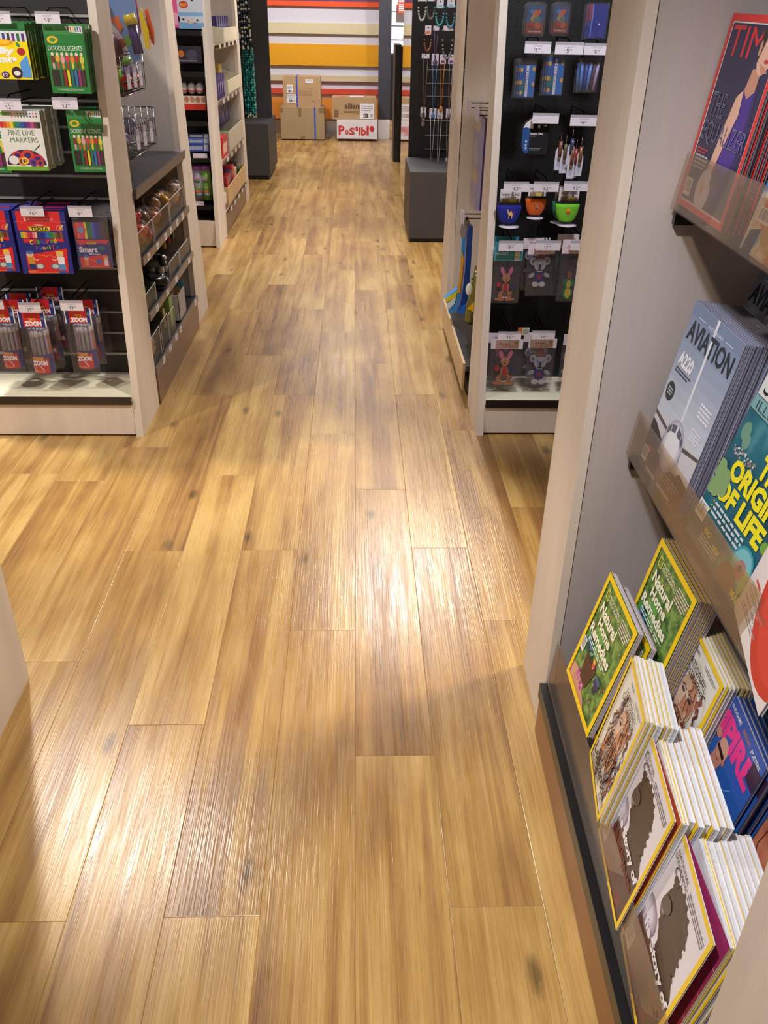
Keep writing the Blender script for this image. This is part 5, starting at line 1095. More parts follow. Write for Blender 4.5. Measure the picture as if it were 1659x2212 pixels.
for i in range(6):
    x, y = rnd.uniform(-.97, -.89), rnd.uniform(4.06, 4.22); blob_toy('toy_figure', 'small white toy figure standing in the clear bin', 'toy', (x, y, Z3 + .005), [('body', [('lathe', [(.012, 0), (.016, .02), (.009, .05), (.006, .055)], (0, 0, 0), (226, 222, 214))]), ('head', [('ball', (0, 0, .066), .014, (236, 232, 226))])], 'white toy figures in one bin')
for i, (c, nm) in enumerate((((236, 180, 50), 'golden'), ((220, 90, 40), 'orange and green'), ((206, 206, 196), 'clear'))):
    blob_toy('toy_butterfly', nm + ' butterfly toy at the far end of the middle toy shelf', 'toy', (-.93, 4.25 + i * .11, Z3 + .11), [('wing', [('ball', (0, -.022, .006), (.008, .026, .022), c, 'plastic', 12, 7)]), ('wing', [('ball', (0, .022, .006), (.008, .026, .022), (60, 130, 90) if i == 1 else c, 'plastic', 12, 7)]), ('body', [('tube', [(0, 0, -.02), (0, 0, .028)], .004, (50, 40, 36))])], rz=.4)
bin_clear('clear bin of amber toys at the near end of the lowest toy shelf', 3.50, 3.68, Z4, .17, slope=.75); bin_clear('empty clear bin, second on the lowest toy shelf', 3.71, 3.86, Z4, .16, slope=.8); bin_clear('clear bin with a key ring, third on the lowest toy shelf', 3.88, 4.02, Z4, .14, slope=.8)
bag_toys('wrapped_toy', 'wrapped toy', 'amber toy in the near bin of the lowest toy shelf', 'amber toys in one bin', 3.51, 3.67, Z4, 7, [(232, 160, 60), (216, 140, 50), (190, 170, 110)], .030, zh=.05, seed=6)
blob_toy('toy_butterfly', 'yellow and red butterfly toy above the amber toys', 'toy', (-.94, 3.74, Z4 + .165), [('wing', [('ball', (0, -.018, 0), (.008, .026, .036), (240, 190, 60), 'plastic', 14, 8), ('ball', (.006, -.016, .004), (.006, .014, .02), (226, 90, 60), 'plastic', 12, 7)]), ('wing', [('ball', (0, .018, 0), (.008, .026, .036), (240, 190, 60), 'plastic', 14, 8), ('ball', (.006, .016, .004), (.006, .014, .02), (226, 90, 60), 'plastic', 12, 7)]), ('body', [('tube', [(.004, 0, -.03), (.004, 0, .04)], .004, (60, 40, 30))])], rz=.2)
blob_toy('keyring', 'clear gold-edged key ring hanging in the third bin of the lowest toy shelf', 'key ring', (-.90, 3.95, Z4 + .03), [('fob', [('box', -.004, -.012, 0, .004, .012, .09, (214, 190, 110), 'plastic')]), ('ring', [('tube', [(0, .012 * math.cos(a * .7), .10 + .012 * math.sin(a * .7)) for a in range(10)], .002, (214, 210, 200), 'metal')])])
t = empty('toy_box', 'small pale green toy box with a round bubble on top, lowest toy shelf', 'toy box', (-.955, 4.03, Z4 + .002)); M().box(0, 0, 0, .07, .07, .15, (150, 176, 110), 'print').build('carton', t); M().ball((.035, .035, .175), .026, (225, 226, 220), 'film').build('bubble', t)
t = empty('display_tray', 'white sectioned cardboard tray with a coloured side on the lowest toy shelf', 'display tray', (-1.01, 4.13, Z4 + .002)); m = M()
m.box(0, 0, 0, .15, .17, .004, (206, 202, 206), 'card').box(0, 0, 0, .15, .003, .13, (214, 210, 214), 'card').box(.147, 0, 0, .15, .17, .13, (170, 160, 158), 'card').box(0, 0, 0, .003, .17, .13, (190, 186, 190), 'card'); m.build('tray', t)
m = M()
for x in (.05, .10): m.box(x, .003, 0, x + .002, .167, .12, (226, 224, 226), 'card')
m.build('dividers', t); m = M().box(0, .167, 0, .15, .17, .16, (70, 150, 176), 'print'); A = Art(m, .15, .16, O=(0, .167, 0)); A.ell(.7, .6, .3, .2, (240, 170, 60)); m.build('side_flap', t)

# wire baskets and hanging bags over the black shelf
def basket(label, z0, h, y0, y1, x0=-1.12, x1=-.90):
    t = empty('wire_basket', label, 'wire basket', (x1, y0, z0)); w = x1 - x0; L = y1 - y0; m = M(); W = (150, 146, 146); r = .0018
    for z in (0, h):
        m.tube([(-w, 0, z), (0, 0, z), (0, L, z), (-w, L, z), (-w, 0, z)], r * 1.5, W, 'metal', 5)
    for k in range(9):
        x = -w + w * k / 8; m.tube([(x, L, h), (x, L, 0), (x, 0, 0), (x, 0, h)], r, W, 'metal', 4)
    for k in range(13):
        y = L * k / 12; m.tube([(-w, y, h), (-w, y, 0), (0, y, 0), (0, y, h * .75)], r, W, 'metal', 4)
    for z in (h * .35, h * .7): m.tube([(-w, 0, z), (0, 0, z), (0, L, z), (-w, L, z)], r, W, 'metal', 4)
    m.build('wire_frame', t)
    for k in range(3):
        y = L * (.22 + .27 * k); q = M().box(.003, -.028, h * .15, .005, .028, h * .15 + .062, (214, 208, 228), 'print').box(.0015, -.03, h * .15 + .055, .006, .03, h * .15 + .078, (170, 164, 190), 'plastic'); A = Art(q, .05, .06, O=(.005, -.025, h * .15), U=(0, 1, 0)); A.rect(.4, .4, .2, .2, (120, 116, 140)); q.build('price_card', t, (0, y, 0))
    return t
b1 = basket('upper wire basket of bright tubes and balls on the aisle side', 1.20, .14, 3.72, 4.12); b2 = basket('lower wire basket of clear blue novelties just above the black shelf', .97, .15, 3.74, 4.22)
rnd = random.Random(21)
def cups(n, lab, grp, zc, y0, y1, cols, h, r):
    for i in range(n):
        p = (rnd.uniform(-1.06, -.94), y0 + (y1 - y0) * (i + .5) / n, zc); c = cols[i % len(cols)]
        blob_toy('bubble_tube', lab, 'toy', p, [('body', [('tube', [(0, 0, 0), (.01, .0, h)], r, c)]), ('cap', [('tube', [(.01, 0, h), (.012, 0, h + .03)], r * 1.2, [min(255, int(k * .8) + 50) for k in c])])], grp)
cups(3, 'orange-capped tube in the upper wire basket', 'orange-capped tubes in the upper basket', 1.22, 3.74, 3.92, [(226, 90, 40), (220, 60, 130)], .13, .026)
cups(3, 'green striped tube in the upper wire basket', 'green striped tubes in the upper basket', 1.205, 3.88, 4.04, [(120, 190, 60), (150, 200, 90)], .09, .024)
for i, (c, nm) in enumerate((((226, 50, 40), 'red'), ((110, 60, 170), 'purple'), ((90, 150, 60), 'green'), ((216, 60, 50), 'far red'))):
    blob_toy('toy_ball', nm + ' ball in the upper wire basket', 'toy', (-.94, 3.96 + i * .045, 1.235 + (.035 if i == 1 else 0)), [('ball', [('ball', (0, 0, 0), .028, c)]), ('band', [('lathe', [(.0285, -.003), (.0285, .003)], (0, 0, 0), (40, 60, 40))])])
for i in range(9):
    c = [(60, 70, 110), (90, 96, 130), (150, 150, 176), (50, 56, 90), (180, 90, 110), (70, 90, 140)][i % 6]; y = 3.78 + (i % 5) * .085; z = 1.0 + (i // 5) * .06
    blob_toy('novelty', 'blue-grey novelty in clear wrap in the lower wire basket', 'toy', (rnd.uniform(-1.03, -.95), y, z), [('toy', [('ball', (0, 0, 0), (.03, .026, .036), c)]), ('clear_wrap', [('ball', (0, 0, .004), (.042, .036, .05), (225, 226, 235), 'film', 12, 7)])], 'wrapped novelties in the lower basket')
# bags hanging at the top
def flat_bag(name, label, cat, uv, Y, th, parts, film=True):
    pass
P = lambda u, v, Y=3.95: at(u, v, Y=Y)
a = P(252, 40, 3.86); t = empty('bubble_wand', 'bubble wand with yellow cap and purple barrel in a blue bag', 'bubble wand', (a.x, a.y, a.z - .12)); m = M()
m.tube([(.07, .0, .0), (.055, 0, .10)], .020, (62, 36, 110)); m.build('barrel', t); M().tube([(.055, 0, .10), (.048, 0, .135)], [.026, .023], (240, 214, 40)).build('cap', t)
m = M(); m.prism([(-.05, .22), (.07, .22), (.075, .08), (.07, -.02), (.04, -.035), (.01, .05), (-.04, .12)], .028, .034, 'y', (120, 160, 214), 'print'); m.prism([(-.03, .12), (0, .13), (.015, .09), (.0, .07)], .026, .028, 'y', (236, 120, 40), 'print'); m.ball((-.045, .02, .16), .018, (40, 80, 190)); m.build('backing_card', t)
M().prism([(-.06, .24), (.085, .24), (.09, .0), (.07, -.05), (-.0, -.04), (-.05, .06)], -.03, -.029, 'y', (225, 225, 235), 'film').build('clear_bag', t)
a = P(300, 30, 4.0); t = empty('toy_wand', 'red and yellow toy wand pack hanging behind the bubble wand', 'toy wand', (a.x, a.y, a.z - .06)); M().prism([(0, .06), (.012, .08), (.032, .0), (.028, -.07), (.012, -.055)], 0, .012, 'y', (244, 206, 40), 'plastic').build('yellow_wand', t)
M().prism([(.02, .07), (.034, .08), (.05, .0), (.045, -.05), (.034, -.04)], .016, .024, 'y', (232, 100, 50), 'plastic').build('orange_wand', t); M().prism([(-.03, .12), (-.005, .12), (.0, .0), (-.02, -.05), (-.035, .0)], .0, .014, 'y', (140, 40, 50), 'plastic').build('red_wand', t)
a = P(246, 85, 3.8); t = empty('toy_pack', 'dark toy pack in clear wrap low beside the post', 'toy pack', (a.x, a.y, a.z - .04)); M().ball((0, 0, 0), (.03, .03, .05), (96, 60, 70)).build('toy', t); M().ball((0, 0, 0), (.042, .036, .065), (225, 225, 230), 'film').build('clear_wrap', t)
a = P(268, 92, 3.84); t = empty('toy_pack', 'small green and orange toy under the bubble wand', 'toy pack', (a.x, a.y, a.z)); M().prism([(0, .02), (.02, .025), (.03, 0), (.01, -.02)], 0, .01, 'y', (120, 190, 60), 'plastic').build('green_fin', t); M().prism([(-.02, .01), (.0, .015), (.005, -.012), (-.012, -.02)], 0, .01, 'y', (236, 110, 50), 'plastic').build('orange_fin', t)

# ------------------------------------------------------------------ aisle side of the right gondola: beach things
YH = 4.15
def wire_hook(label, u, v, Y):
    a = at(u, v, Y=Y); t = empty('display_hook', label, 'display hook', (a.x, a.y, a.z)); M().tube([(.0, 0, 0), (.74 - a.x, 0, 0)], .0028, (60, 52, 48), 'metal', 6).tube([(.01, 0, -.02), (.74 - a.x, 0, -.02)], .0026, (60, 52, 48), 'metal', 6).build('prongs', t)
    M().prism([(-.012, .02), (.004, .01), (.004, -.045), (-.006, -.04)], -.02, .02, 'y', (214, 206, 232), 'plastic').build('ticket_holder', t)
wire_hook('upper wire hook standing out from the beach goods panel', 1014, 222, YH); wire_hook('second wire hook just below the upper one', 1032, 238, YH - .1); wire_hook('lower wire hook over the blue flippers', 1001, 462, YH)
a = at(1018, 436, X=.575); b = at(1043, 250, X=.575); t = empty('inflatable_pack', 'long lilac and cream inflatable toy pack hanging in clear wrap', 'inflatable pack', (.575, (a.y + b.y) / 2, a.z)); h = b.z - a.z
m = M().box(-.008, -.11, 0, .012, .11, h * .96, (176, 172, 214), 'print'); A = Art(m, .22, h * .96, O=(-.008, .11, 0), U=(0, -1, 0)); A.rect(0, .86, 1, .14, (236, 226, 180)); A.rect(0, .30, 1, .14, (226, 206, 140)); A.ell(.5, .62, .4, .14, (216, 220, 240)); A.ell(.4, .18, .3, .08, (150, 160, 220)); m.build('pack', t)
M().box(.012, -.112, 0, .02, .112, h * .98, (60, 40, 110), 'print').build('backing', t); M().box(-.012, -.115, -.01, -.011, .115, h, (235, 232, 245), 'film').build('clear_wrap', t)
M().prism([(-.11, h * .96), (.11, h * .96), (.03, h * 1.12), (-.03, h * 1.12)], -.001, .002, 'x', (200, 190, 170), 'film').build('hang_tab', t)
def flip(label, pts, Y, col, th, bands, loc=None):
    q = [at(u, v, Y=Y) for u, v in pts]; c = q[0]; t = empty('flipper', label, 'flipper', (c.x, Y, min(p.z for p in q))); z0 = min(p.z for p in q)
    M().prism([(p.x - c.x, p.z - z0) for p in q], 0, th, 'y', col, 'plastic').build('blade', t)
    for nm, bp, bc in bands:
        q2 = [at(u, v, Y=Y) for u, v in bp]; M().prism([(p.x - c.x, p.z - z0) for p in q2], -.003, -.0002, 'y', bc, 'plastic').build(nm, t)
    return t
flip('flipper with yellow and pale blue blade and bright blue stem on the lower hook', [(962, 645), (970, 678), (990, 672), (1003, 640), (1010, 560), (1013, 490), (1005, 480), (998, 520), (994, 580), (988, 625)], 4.22, (70, 150, 220), .05,
     [('yellow_blade', [(962, 645), (988, 628), (985, 640), (966, 655)], (240, 220, 40)), ('white_blade', [(964, 654), (985, 641), (982, 655), (968, 670)], (226, 240, 244)), ('orange_rib', [(993, 580), (998, 540), (1002, 560), (994, 632), (988, 632)], (236, 170, 40))])
flip('dark blue flipper hanging behind the yellow-tipped one', [(988, 676), (1003, 680), (1012, 640), (1018, 560), (1022, 490), (1014, 486), (1008, 520), (1004, 590), (998, 640)], 4.12, (24, 60, 140), .05, [('bright_tip', [(988, 676), (1003, 680), (1008, 655), (996, 662)], (40, 110, 210))])
a = at(1010, 700, Y=4.0); b = at(1018, 575, Y=4.0); t = empty('toy_crocodile', 'green and brown speckled crocodile toy hanging head down', 'toy', (a.x, 4.0, a.z)); h = b.z - a.z; m = M().tube([(.012, 0, 0), (.012, 0, .02), (.016, 0, h * .35), (.03, 0, h * .7), (.03, 0, h)], [.012, .026, .028, .022, .014], (110, 104, 40), 'bead', 12); m.build('body', t)
m = M()
for k in range(9): m.ball((.012 + .018 * k / 9 - .022, -.008, .02 + h * k / 11), .006, (70, 130, 50), 'bead', 8, 5)
m.build('back_ridge', t); M().ball((-.004, -.01, h * .62), (.018, .012, .03), (232, 230, 222)).build('eye', t); M().prism([(-.008, h * .3), (.02, h * .42), (.02, h * .25)], -.03, -.024, 'y', (244, 190, 30), 'plastic').build('tag', t)
a = at(1006, 500, Y=4.18); t = empty('header_card', 'grey plastic hanger at the top of the flippers', 'hanger', (a.x, 4.18, a.z)); M().prism([(-.02, -.03), (.02, -.03), (.03, .0), (.015, .05), (0, .07), (-.02, .04), (-.03, 0)], 0, .004, 'y', (150, 146, 140), 'plastic').build('card', t); M().tube([(0, 0, .05), (0, -.03, .07)], .003, (40, 36, 36), 'metal', 5).build('loop', t)

# ------------------------------------------------------------------ sweets unit
YG = 6.50
def sweets(name, label, cat, BL, TR, d, base, art=None, Y=YG, group=None, part='bag'):
    x, z, w, h = pk(BL, TR, Y); t = empty(name, label, cat, (x, Y, z), group=group); m = M().box(0, 0, 0, w, d, h, base, 'print')
    if art: art(Art(m, w, h))
    m.build(part, t); return t, w, h
def c_jelly(A): A.rect(0, 0, 1, 1, (206, 214, 226)); A.rect(0, 0, 1, .2, (120, 170, 214)); A.rect(0, .40, 1, .12, (130, 180, 220)); A.ell(.25, .76, .18, .12, (206, 70, 40)); A.text('BELLY', .12, .72, .26, .08, (240, 200, 90), .03); [A.ell(x, y, .05, .04, c, 8) for x, y, c in ((.2, .3, (90, 50, 40)), (.4, .25, (220, 150, 130)), (.55, .32, (230, 190, 150)), (.75, .28, (60, 80, 60)), (.65, .18, (200, 100, 120)), (.6, .9, (70, 60, 60)), (.45, .2, (240, 200, 120)))]
sweets('sweet_bag', 'pale blue and white bag of jelly sweets on the sweets unit', 'sweet bag', (387, 62), (436, -6), .05, (200, 206, 220), c_jelly); sweets('sweet_bag', 'pink sweet bag beside the pale blue one', 'sweet bag', (372, 60), (386, -6), .05, (232, 90, 150), lambda A: A.ell(.5, .3, .4, .2, (240, 170, 200)))
def c_dark(A): A.rect(0, 0, 1, 1, (44, 40, 56)); A.ell(.2, .55, .12, .2, (214, 120, 50)); A.ell(.6, .5, .22, .3, (70, 70, 90)); A.rect(.1, .1, .7, .08, (120, 120, 130))
sweets('sweet_bag', 'dark sweet bag lying on the second sweets shelf', 'sweet bag', (382, 136), (434, 100), .08, (44, 40, 56), c_dark)
x, z, w, h = pk((386, 237), (440, 165), YG); t = empty('egg_tray', 'red and white tray of white chocolate eggs', 'egg tray', (x, YG, z)); m = M().box(0, 0, 0, w, .14, h * .18, (206, 50, 40), 'print').box(0, 0, h * .18, w, .002, h * .42, (226, 214, 206), 'print'); A = Art(m, w, h * .26, O=(0, 0, h * .18)); [A.ell(.12 + .2 * k, .5, .09, .35, (190, 130, 90), 8) for k in range(5)]; m.build('tray', t)
M().box(0, 0, h * .42, .002, .14, h, (220, 216, 216), 'film').build('clear_side', t); M().box(w - .002, 0, h * .42, w, .14, h, (220, 216, 216), 'film').build('clear_side', t); M().box(0, .138, h * .4, w, .14, h, (60, 50, 54), 'print').build('back', t)
ex, ez = x, z
for i in range(2):
    for j in range(3):
        q = empty('chocolate_egg', 'white foil chocolate egg standing in the red and white tray', 'chocolate egg', (ex + w * (.22 + .28 * j), YG + .035 + .06 * i, ez + h * .45), group='eggs in the tray'); M().ball((0, 0, h * .18), (.026, .026, .036), (232, 228, 230), 'plastic', 14, 9).build('egg', q); M().lathe([(.0262, 0), (.0262, .008)], (0, 0, h * .10), (206, 70, 50), 'print', 14).build('red_band', q)
for k, (v0, v1, c) in enumerate(((327, 311, (60, 90, 190)), (310, 299, (90, 130, 214)), (298, 289, (40, 50, 110)))):
    t, w, h = sweets('biscuit_pack', ['lowest blue and white biscuit pack on the fourth sweets shelf', 'blue and white biscuit pack in the middle of the pile', 'dark blue biscuit pack on top of the pile'][k], 'biscuit pack', (408, v0), (454, v1), .10, c); m = M(); A = Art(m, w, h, O=(0, -.0003, 0)); A.rect(.05, .2, .6, .5, (190, 200, 236)); A.rect(.7, .1, .2, .8, (214, 220, 240)); m.build('wrapper_print', t)
for k in range(2):
    x, z, w, h = pk((419 + 18 * k, 433), (434 + 18 * k, 358), YG); t = empty('sweet_tube', ['purple-topped sweet tube on the left', 'purple-topped green sweet tube on the right'][k], 'sweet tube', (x, YG, z)); m = M().lathe([(w / 2, 0), (w / 2, h * .86)], (w / 2, w / 2, 0), [(176, 170, 190), (130, 180, 80)][k], 'print', 16)
    for (q, c) in ((.25, (226, 130, 60)), (.36, (150, 190, 90)), (.18, (160, 190, 220)), (.55, (70, 130, 70)), (.62, (200, 150, 180))): m.ball((w * (.35 + .3 * ((q * 10) % 1)), .002, h * q), (w * .28, .004, h * .05), c, 'print', 10, 6)
    m.build('tube', t); M().lathe([(w / 2 * 1.02, 0), (w / 2 * 1.02, h * .12), (w * .4, h * .14)], (w / 2, w / 2, h * .86), (150, 90, 170), 'plastic', 16).build('cap', t)
for (u, v, lab) in ((382, 152, 'second'), (394, 250, 'third'), (432, 337, 'fourth'), (425, 440, 'fifth')):
    a = at(u, v, Y=6.44); m = M().box(-.05 if u > 400 else -.03, -.001, -.014, .05 if u > 400 else .02, 0, .016, (214, 206, 220), 'print'); o = m.build('price_card', loc=(a.x, 6.445, a.z)); tag(o, 'white price card on the edge of the %s sweets shelf' % lab, 'price card')
# aisle side: chocolate and wooden-fronted trays
def side_box(name, label, cat, y0, y1, z, h, d, col, x1=-.985, part='carton', group=None, tilt=0, two=None):
    t = empty(name, label, cat, (x1, y0, z), group=group); m = M().box(-d, 0, 0, 0, y1 - y0, h, col, 'print' if name != 'wooden_tray' else 'laminate'); m.build(part, t)
    if two: M().box(.0002, .01, h * .2, .001, (y1 - y0) * .8, h * .7, two, 'print').build('front_print', t)
    return t
def wtray(label, y0, y1, z, hf, hb, d=.26, col=(206, 184, 140)):
    t = empty('cardboard_tray', label, 'display tray', (-.975, y0, z)); L = y1 - y0; M().box(-.006, 0, 0, 0, L, hf, col, 'card').build('front', t)
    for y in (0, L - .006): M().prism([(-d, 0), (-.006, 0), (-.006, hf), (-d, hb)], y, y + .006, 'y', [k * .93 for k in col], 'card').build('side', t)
    M().box(-d, .006, .0, -.006, L - .006, .004, col, 'card').build('base', t); return t
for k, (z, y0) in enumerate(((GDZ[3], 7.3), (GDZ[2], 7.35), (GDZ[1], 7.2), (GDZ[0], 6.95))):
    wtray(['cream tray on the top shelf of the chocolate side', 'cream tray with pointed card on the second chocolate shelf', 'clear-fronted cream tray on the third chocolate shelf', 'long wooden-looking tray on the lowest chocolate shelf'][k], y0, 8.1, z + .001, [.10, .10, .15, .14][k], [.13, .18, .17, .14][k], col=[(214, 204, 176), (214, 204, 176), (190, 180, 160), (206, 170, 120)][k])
for k in range(6): side_box('chocolate_pack', 'tall purple chocolate pack standing in the top cream tray', 'chocolate pack', 7.36 + k * .12, 7.44 + k * .12, GDZ[3] + .006, .17, .04, (52, 36, 96), x1=-1.03, group='purple chocolate packs in the top tray', two=(110, 100, 150))
for k in range(5): side_box('chocolate_pack', 'slim purple chocolate pack in the row on the second shelf', 'chocolate pack', 6.80 + k * .10, 6.87 + k * .10, GDZ[2] + .001, .16, .12, (60, 36, 110), x1=-.99, group='purple chocolate packs in a row', two=(140, 130, 170))
side_box('chocolate_pack', 'yellow and black chocolate box on the second shelf', 'chocolate box', 7.42, 7.6, GDZ[2] + .006, .2, .1, (190, 150, 40), x1=-1.05, two=(50, 40, 44))
for k in range(8): side_box('chocolate_pack', 'dark purple chocolate block leaning on the third shelf', 'chocolate pack', 7.30 + k * .085, 7.37 + k * .085, GDZ[1] + .16, .17, .03, (44, 34, 88), x1=-1.06, group='dark purple chocolate blocks in a row', two=(90, 84, 140))
side_box('chocolate_pack', 'green carton on the third chocolate shelf', 'chocolate box', 7.24, 7.42, GDZ[1] + .006, .13, .12, (90, 160, 70), x1=-1.0, two=(200, 210, 190))
side_box('chocolate_pack', 'red carton at the near end of the third chocolate shelf', 'chocolate box', 6.90, 7.16, GDZ[1] + .001, .14, .14, (206, 44, 40), two=(236, 190, 180))
side_box('chocolate_pack', 'pinkish bag on the third chocolate shelf', 'chocolate box', 7.46, 7.62, GDZ[1] + .006, .10, .12, (214, 170, 150), x1=-1.0)
side_box('chocolate_pack', 'dark red carton in the lowest chocolate tray', 'chocolate box', 7.0, 7.24, GDZ[0] + .006, .20, .15, (150, 24, 34), x1=-.99, two=(200, 60, 60))
side_box('chocolate_pack', 'white carton at the near end of the lowest chocolate shelf', 'chocolate box', 6.79, 6.93, GDZ[0] + .001, .11, .16, (226, 222, 206), x1=-.99)
for k, c in enumerate(((60, 50, 110), (206, 60, 70), (226, 200, 160), (40, 40, 60), (90, 140, 60))): side_box('chocolate_pack', ['purple', 'red', 'cream', 'black', 'green'][k] + ' carton further back in the lowest chocolate tray', 'chocolate box', 7.28 + k * .15, 7.40 + k * .15, GDZ[0] + .006, .20 - .01 * k + .03 * (k % 2), .12, c, x1=-1.0)

# ------------------------------------------------------------------ jewellery
rnd = random.Random(31)
def strand(label, group, u, v0, v1, Y, cols, r, n):
    a = at(u[0], v0, Y=Y); b = at(u[1], v1, Y=Y); t = empty('bead_necklace', label, 'bead necklace', (b.x, Y, b.z), group=group); m = M()
    for i in range(n):
        f = i / (n - 1); c = cols[rnd.randrange(len(cols))]; q = r * rnd.uniform(.7, 1.15); m.ball((rnd.uniform(-.004, .004), rnd.uniform(-.012, .012), (a.z - b.z) * f), (q, q, q * 1.1), c, 'bead', 8, 5)
    m.build('beads', t); M().tube([(0, .004, 0), (0, .004, a.z - b.z)], .002, (60, 60, 60), 'matte', 5).build('cord', t)
for k in range(5): strand('dark blue and white bead strand hanging on the left jewellery stand', 'dark and white bead strands', (514 + k * 5.4, 520 + k * 5.4), -8, 104, YLJ - .05 - .012 * (k % 2), [(26, 30, 54), (34, 44, 84), (60, 70, 90), (226, 224, 206), (206, 204, 180), (20, 22, 34)], .013, 26)
for k in range(5): strand('teal bead strand hanging on the left jewellery stand', 'teal bead strands', (521 + k * 5.4, 532 + k * 5.2), 106, 244, YLJ - .05 - .012 * (k % 2), [(20, 110, 106), (26, 130, 120), (16, 84, 86), (60, 160, 150), (20, 96, 100)] if k < 4 else [(90, 170, 156), (120, 186, 170), (60, 150, 140)], .015, 26)
for k in range(4): strand('pale shell tail at the end of the teal bead strands', 'pale shell tails', (536 + k * 5.2, 537 + k * 5.2), 246, 256, YLJ - .05, [(206, 200, 180), (170, 160, 140)], .012, 4)
YJ = 7.1
def neck(label, u, v, w_, h_, shape, col, L, card=(222, 214, 226), spot=None):
    a = at(u, v + h_, Y=YJ); b = at(u + w_, v, Y=YJ); w = b.x - a.x; h = b.z - a.z; t = empty('carded_necklace', label, 'necklace', (a.x, YJ, a.z)); m = M().box(0, 0, 0, w, .003, h, card, 'print'); A = Art(m, w, h); A.ell(.5, .75, .12, .10, (40, 36, 40), 10)
    if spot: A.ell(.5, .25, .36, .17, spot, 14)
    m.build('card', t); m = M(); n = 18
    if shape == 'loop':
        for k in range(n): f = math.pi * k / (n - 1); m.ball((w / 2 - math.cos(f) * w * .55, -.006, -math.sin(f) ** .6 * L + h * .1), .0075, col, 'bead', 7, 5)
    else:
        m.tube([(w * .2, -.004, h * .3), (w * .32, -.006, -L * .5), (w * .5, -.008, -L)], .0022, col, 'bead', 5); m.tube([(w * .8, -.004, h * .3), (w * .68, -.006, -L * .5), (w * .5, -.008, -L)], .0022, col, 'bead', 5); m.ball((w * .5, -.01, -L), (.014, .008, .02), col, 'bead', 10, 6)
    m.build('beads', t)
J = [('clear bead', 905, -6, 15, 9, 'loop', (180, 190, 180), .12, None), ('brown bead', 924, -6, 15, 9, 'loop', (120, 110, 104), .11, None), ('turquoise bead', 943, -2, 16, 20, 'loop', (60, 170, 176), .11, (150, 190, 206)), ('teal loop', 966, -2, 17, 18, 'loop', (70, 150, 170), .13, (130, 190, 206)),
     ('amber bead', 918, 55, 14, 20, 'loop', (130, 70, 40), .11, (226, 120, 70)), ('violet and gold bead', 936, 56, 13, 10, 'drop', (110, 80, 120), .20, None), ('grey crystal bead', 958, 56, 20, 10, 'loop', (150, 150, 160), .18, None),
     ('long dark bead', 911, 116, 17, 10, 'drop', (110, 96, 90), .42, None), ('blue and gold pendant', 932, 116, 16, 25, 'drop', (70, 130, 180), .34, (80, 50, 130)), ('orange and gold pendant', 950, 118, 14, 20, 'drop', (206, 130, 60), .30, (110, 70, 110)), ('violet-marked silver', 968, 118, 14, 20, 'drop', (150, 146, 156), .34, (110, 70, 150)),
     ('grey-marked short', 908, 232, 13, 20, 'drop', (120, 110, 106), .05, (110, 96, 110)), ('plain card silver', 927, 234, 16, 21, 'drop', (180, 180, 186), .37, None), ('silver pendant', 944, 236, 13, 20, 'drop', (190, 190, 190), .42, (160, 156, 166)), ('purple-marked silver', 963, 235, 13, 20, 'drop', (150, 150, 156), .30, (120, 70, 130))]
for (nm, u, v, w_, h_, sh, c, L, sp) in J: neck(nm + ' necklace on a white card, ' + ('top' if v < 20 else 'second' if v < 90 else 'third' if v < 200 else 'lowest') + ' row of the right jewellery stand', u, v, w_, h_, sh, c, L, spot=sp)

# ------------------------------------------------------------------ boxes against the end wall
def crate(label, BL, TR, Y, d, col, parts):
    x, z, w, h = pk(BL, TR, Y); z = max(z, 0.0) if BL[1] > 290 else z
    t = empty('cardboard_box', label, 'cardboard box', (x, Y, z)); M().box(0, 0, 0, w, d, h, col, 'card').build('carton', t)
    for nm, f in parts:
        m = M(); f(m, w, h, d); m.build(nm, t)
    return x, z, w, h
KR = (178, 146, 106); BLUE = (60, 84, 190)
def strap(fx):
    def f(m, w, h, d): m.box(w * fx, -.003, -.0, w * fx + .018, -.0005, h + .002, BLUE, 'plastic').box(w * fx, -.003, h + .0005, w * fx + .018, d, h + .004, BLUE, 'plastic')
    return f
def lab(x, z, a, b, bars=True, col=(232, 228, 232)):
    def f(m, w, h, d):
        m.box(w * x, -.004, h * z, w * (x + a), -.0012, h * (z + b), col, 'print')
        A = Art(m, w * a, h * b, O=(w * x, -.004, h * z)); A.lines(.1, .5, .8, .4, 3, (130, 126, 130), 3)
        if bars: A.rect(.25, .08, .35, .28, (96, 92, 96)); A.rect(.3, .14, .08, .12, (220, 216, 220)); A.barcode(.66, .06, .3, .3)
    return f
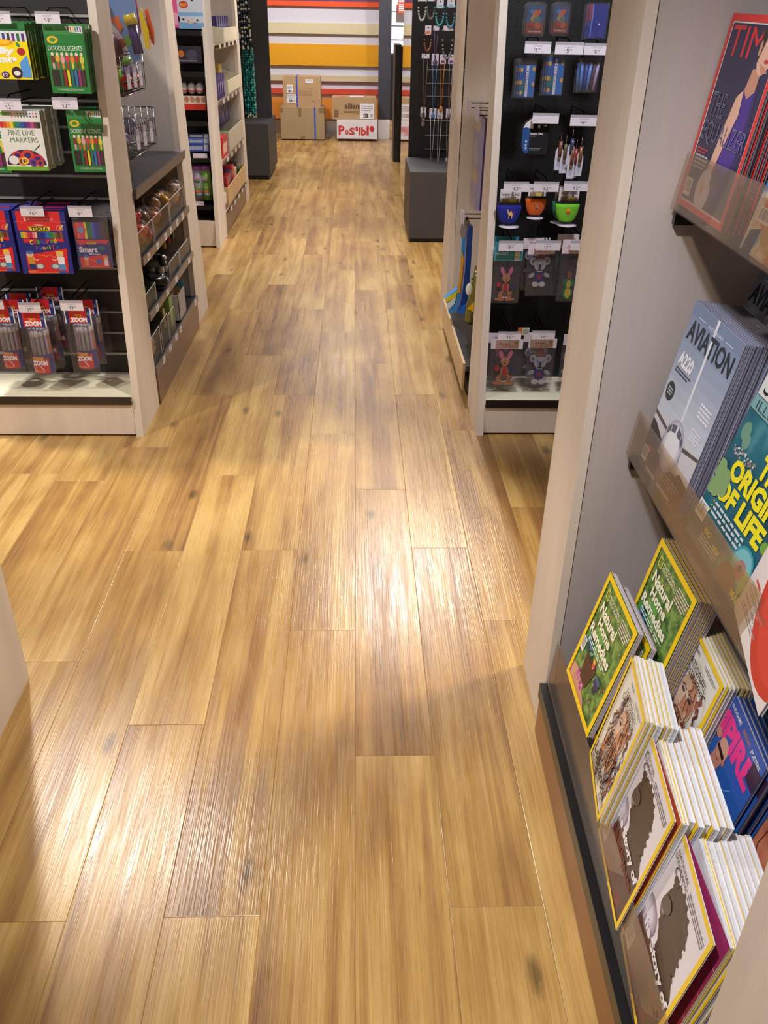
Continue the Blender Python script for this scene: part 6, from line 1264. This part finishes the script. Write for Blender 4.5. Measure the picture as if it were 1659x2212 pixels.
xa, za, wa, ha = crate('lower brown cardboard box with tape flaps and a blue strap, left of the two piles', (608, 300), (700, 233), 12.45, .38, (166, 142, 106), [('blue_strap', strap(.77)), ('tape', lambda m, w, h, d: m.box(w * .40, -.002, h * .72, w * .48, -.0008, h, (140, 112, 74), 'plastic').box(w * .0, -.002, h * .85, w * .06, -.0008, h, (140, 112, 74), 'plastic').box(w * .88, -.002, h * .85, w, -.0008, h, (140, 112, 74), 'plastic').box(w * .45, -.002, 0, w * .55, -.0008, h * .08, (140, 112, 74), 'plastic'))])
crate('upper brown cardboard box with white shipping labels and a blue strap', (613, 233.5), (692, 166), 12.47, .34, KR, [('blue_strap', strap(.35)), ('shipping_label', lab(.10, .48, .16, .26)), ('shipping_label', lab(.09, .18, .24, .26)), ('small_label', lab(.60, .80, .20, .12, False)), ('red_scribble', lambda m, w, h, d: (lambda A: (A.line([(.66, .64), (.70, .60), (.76, .66), (.8, .61)], .012, (190, 100, 80)), A.lines(.42, .40, .36, .18, 3, (150, 116, 90), 4), A.text('to', .76, .22, .08, .05, (140, 100, 80), .0)))(Art(m, w, h, O=(0, -.0012, 0))))])
crate('wide brown cardboard box with dark lettering and a large shipping label', (718, 257.5), (813, 211), 12.45, .30, KR, [('lettering', lambda m, w, h, d: (lambda A: (A.text('alliance', .28, .48, .48, .26, (96, 70, 52), .03), A.lines(.26, .28, .4, .12, 2, (130, 100, 76), 4), A.rect(.04, .10, .10, .34, (120, 90, 64)), A.lines(.05, .12, .08, .3, 4, (150, 120, 90), 3)))(Art(m, w, h, O=(0, -.0012, 0)))), ('shipping_label', lab(.63, .04, .32, .68)), ('top_sticker', lambda m, w, h, d: m.box(w * .05, .03, h, w * .28, .16, h + .002, (226, 84, 70), 'print')), ('top_label', lambda m, w, h, d: m.box(w * .40, .02, h, w * .72, .24, h + .002, (232, 230, 236), 'print'))])
def poss(m, w, h, d):
    A = Art(m, w, h, O=(0, -.0012, 0)); R = (206, 58, 60); x = .04
    for ch, a, z, b in (('P', .15, .20, .50), ('o', .09, .22, .26), ('S', .14, .20, .40), ('s', .07, .42, .24), ('i', .05, .20, .42), ('b', .12, .18, .46), ('l', .06, .20, .50), ('e', .12, .38, .34)): A.text(ch, x, z, a, b, R, .04); x += a + .012
xb = crate('low white box with mixed red letters under the wide brown box', (728, 299.5), (815, 260), 12.42, .34, (228, 222, 226), [('lettering', poss)])
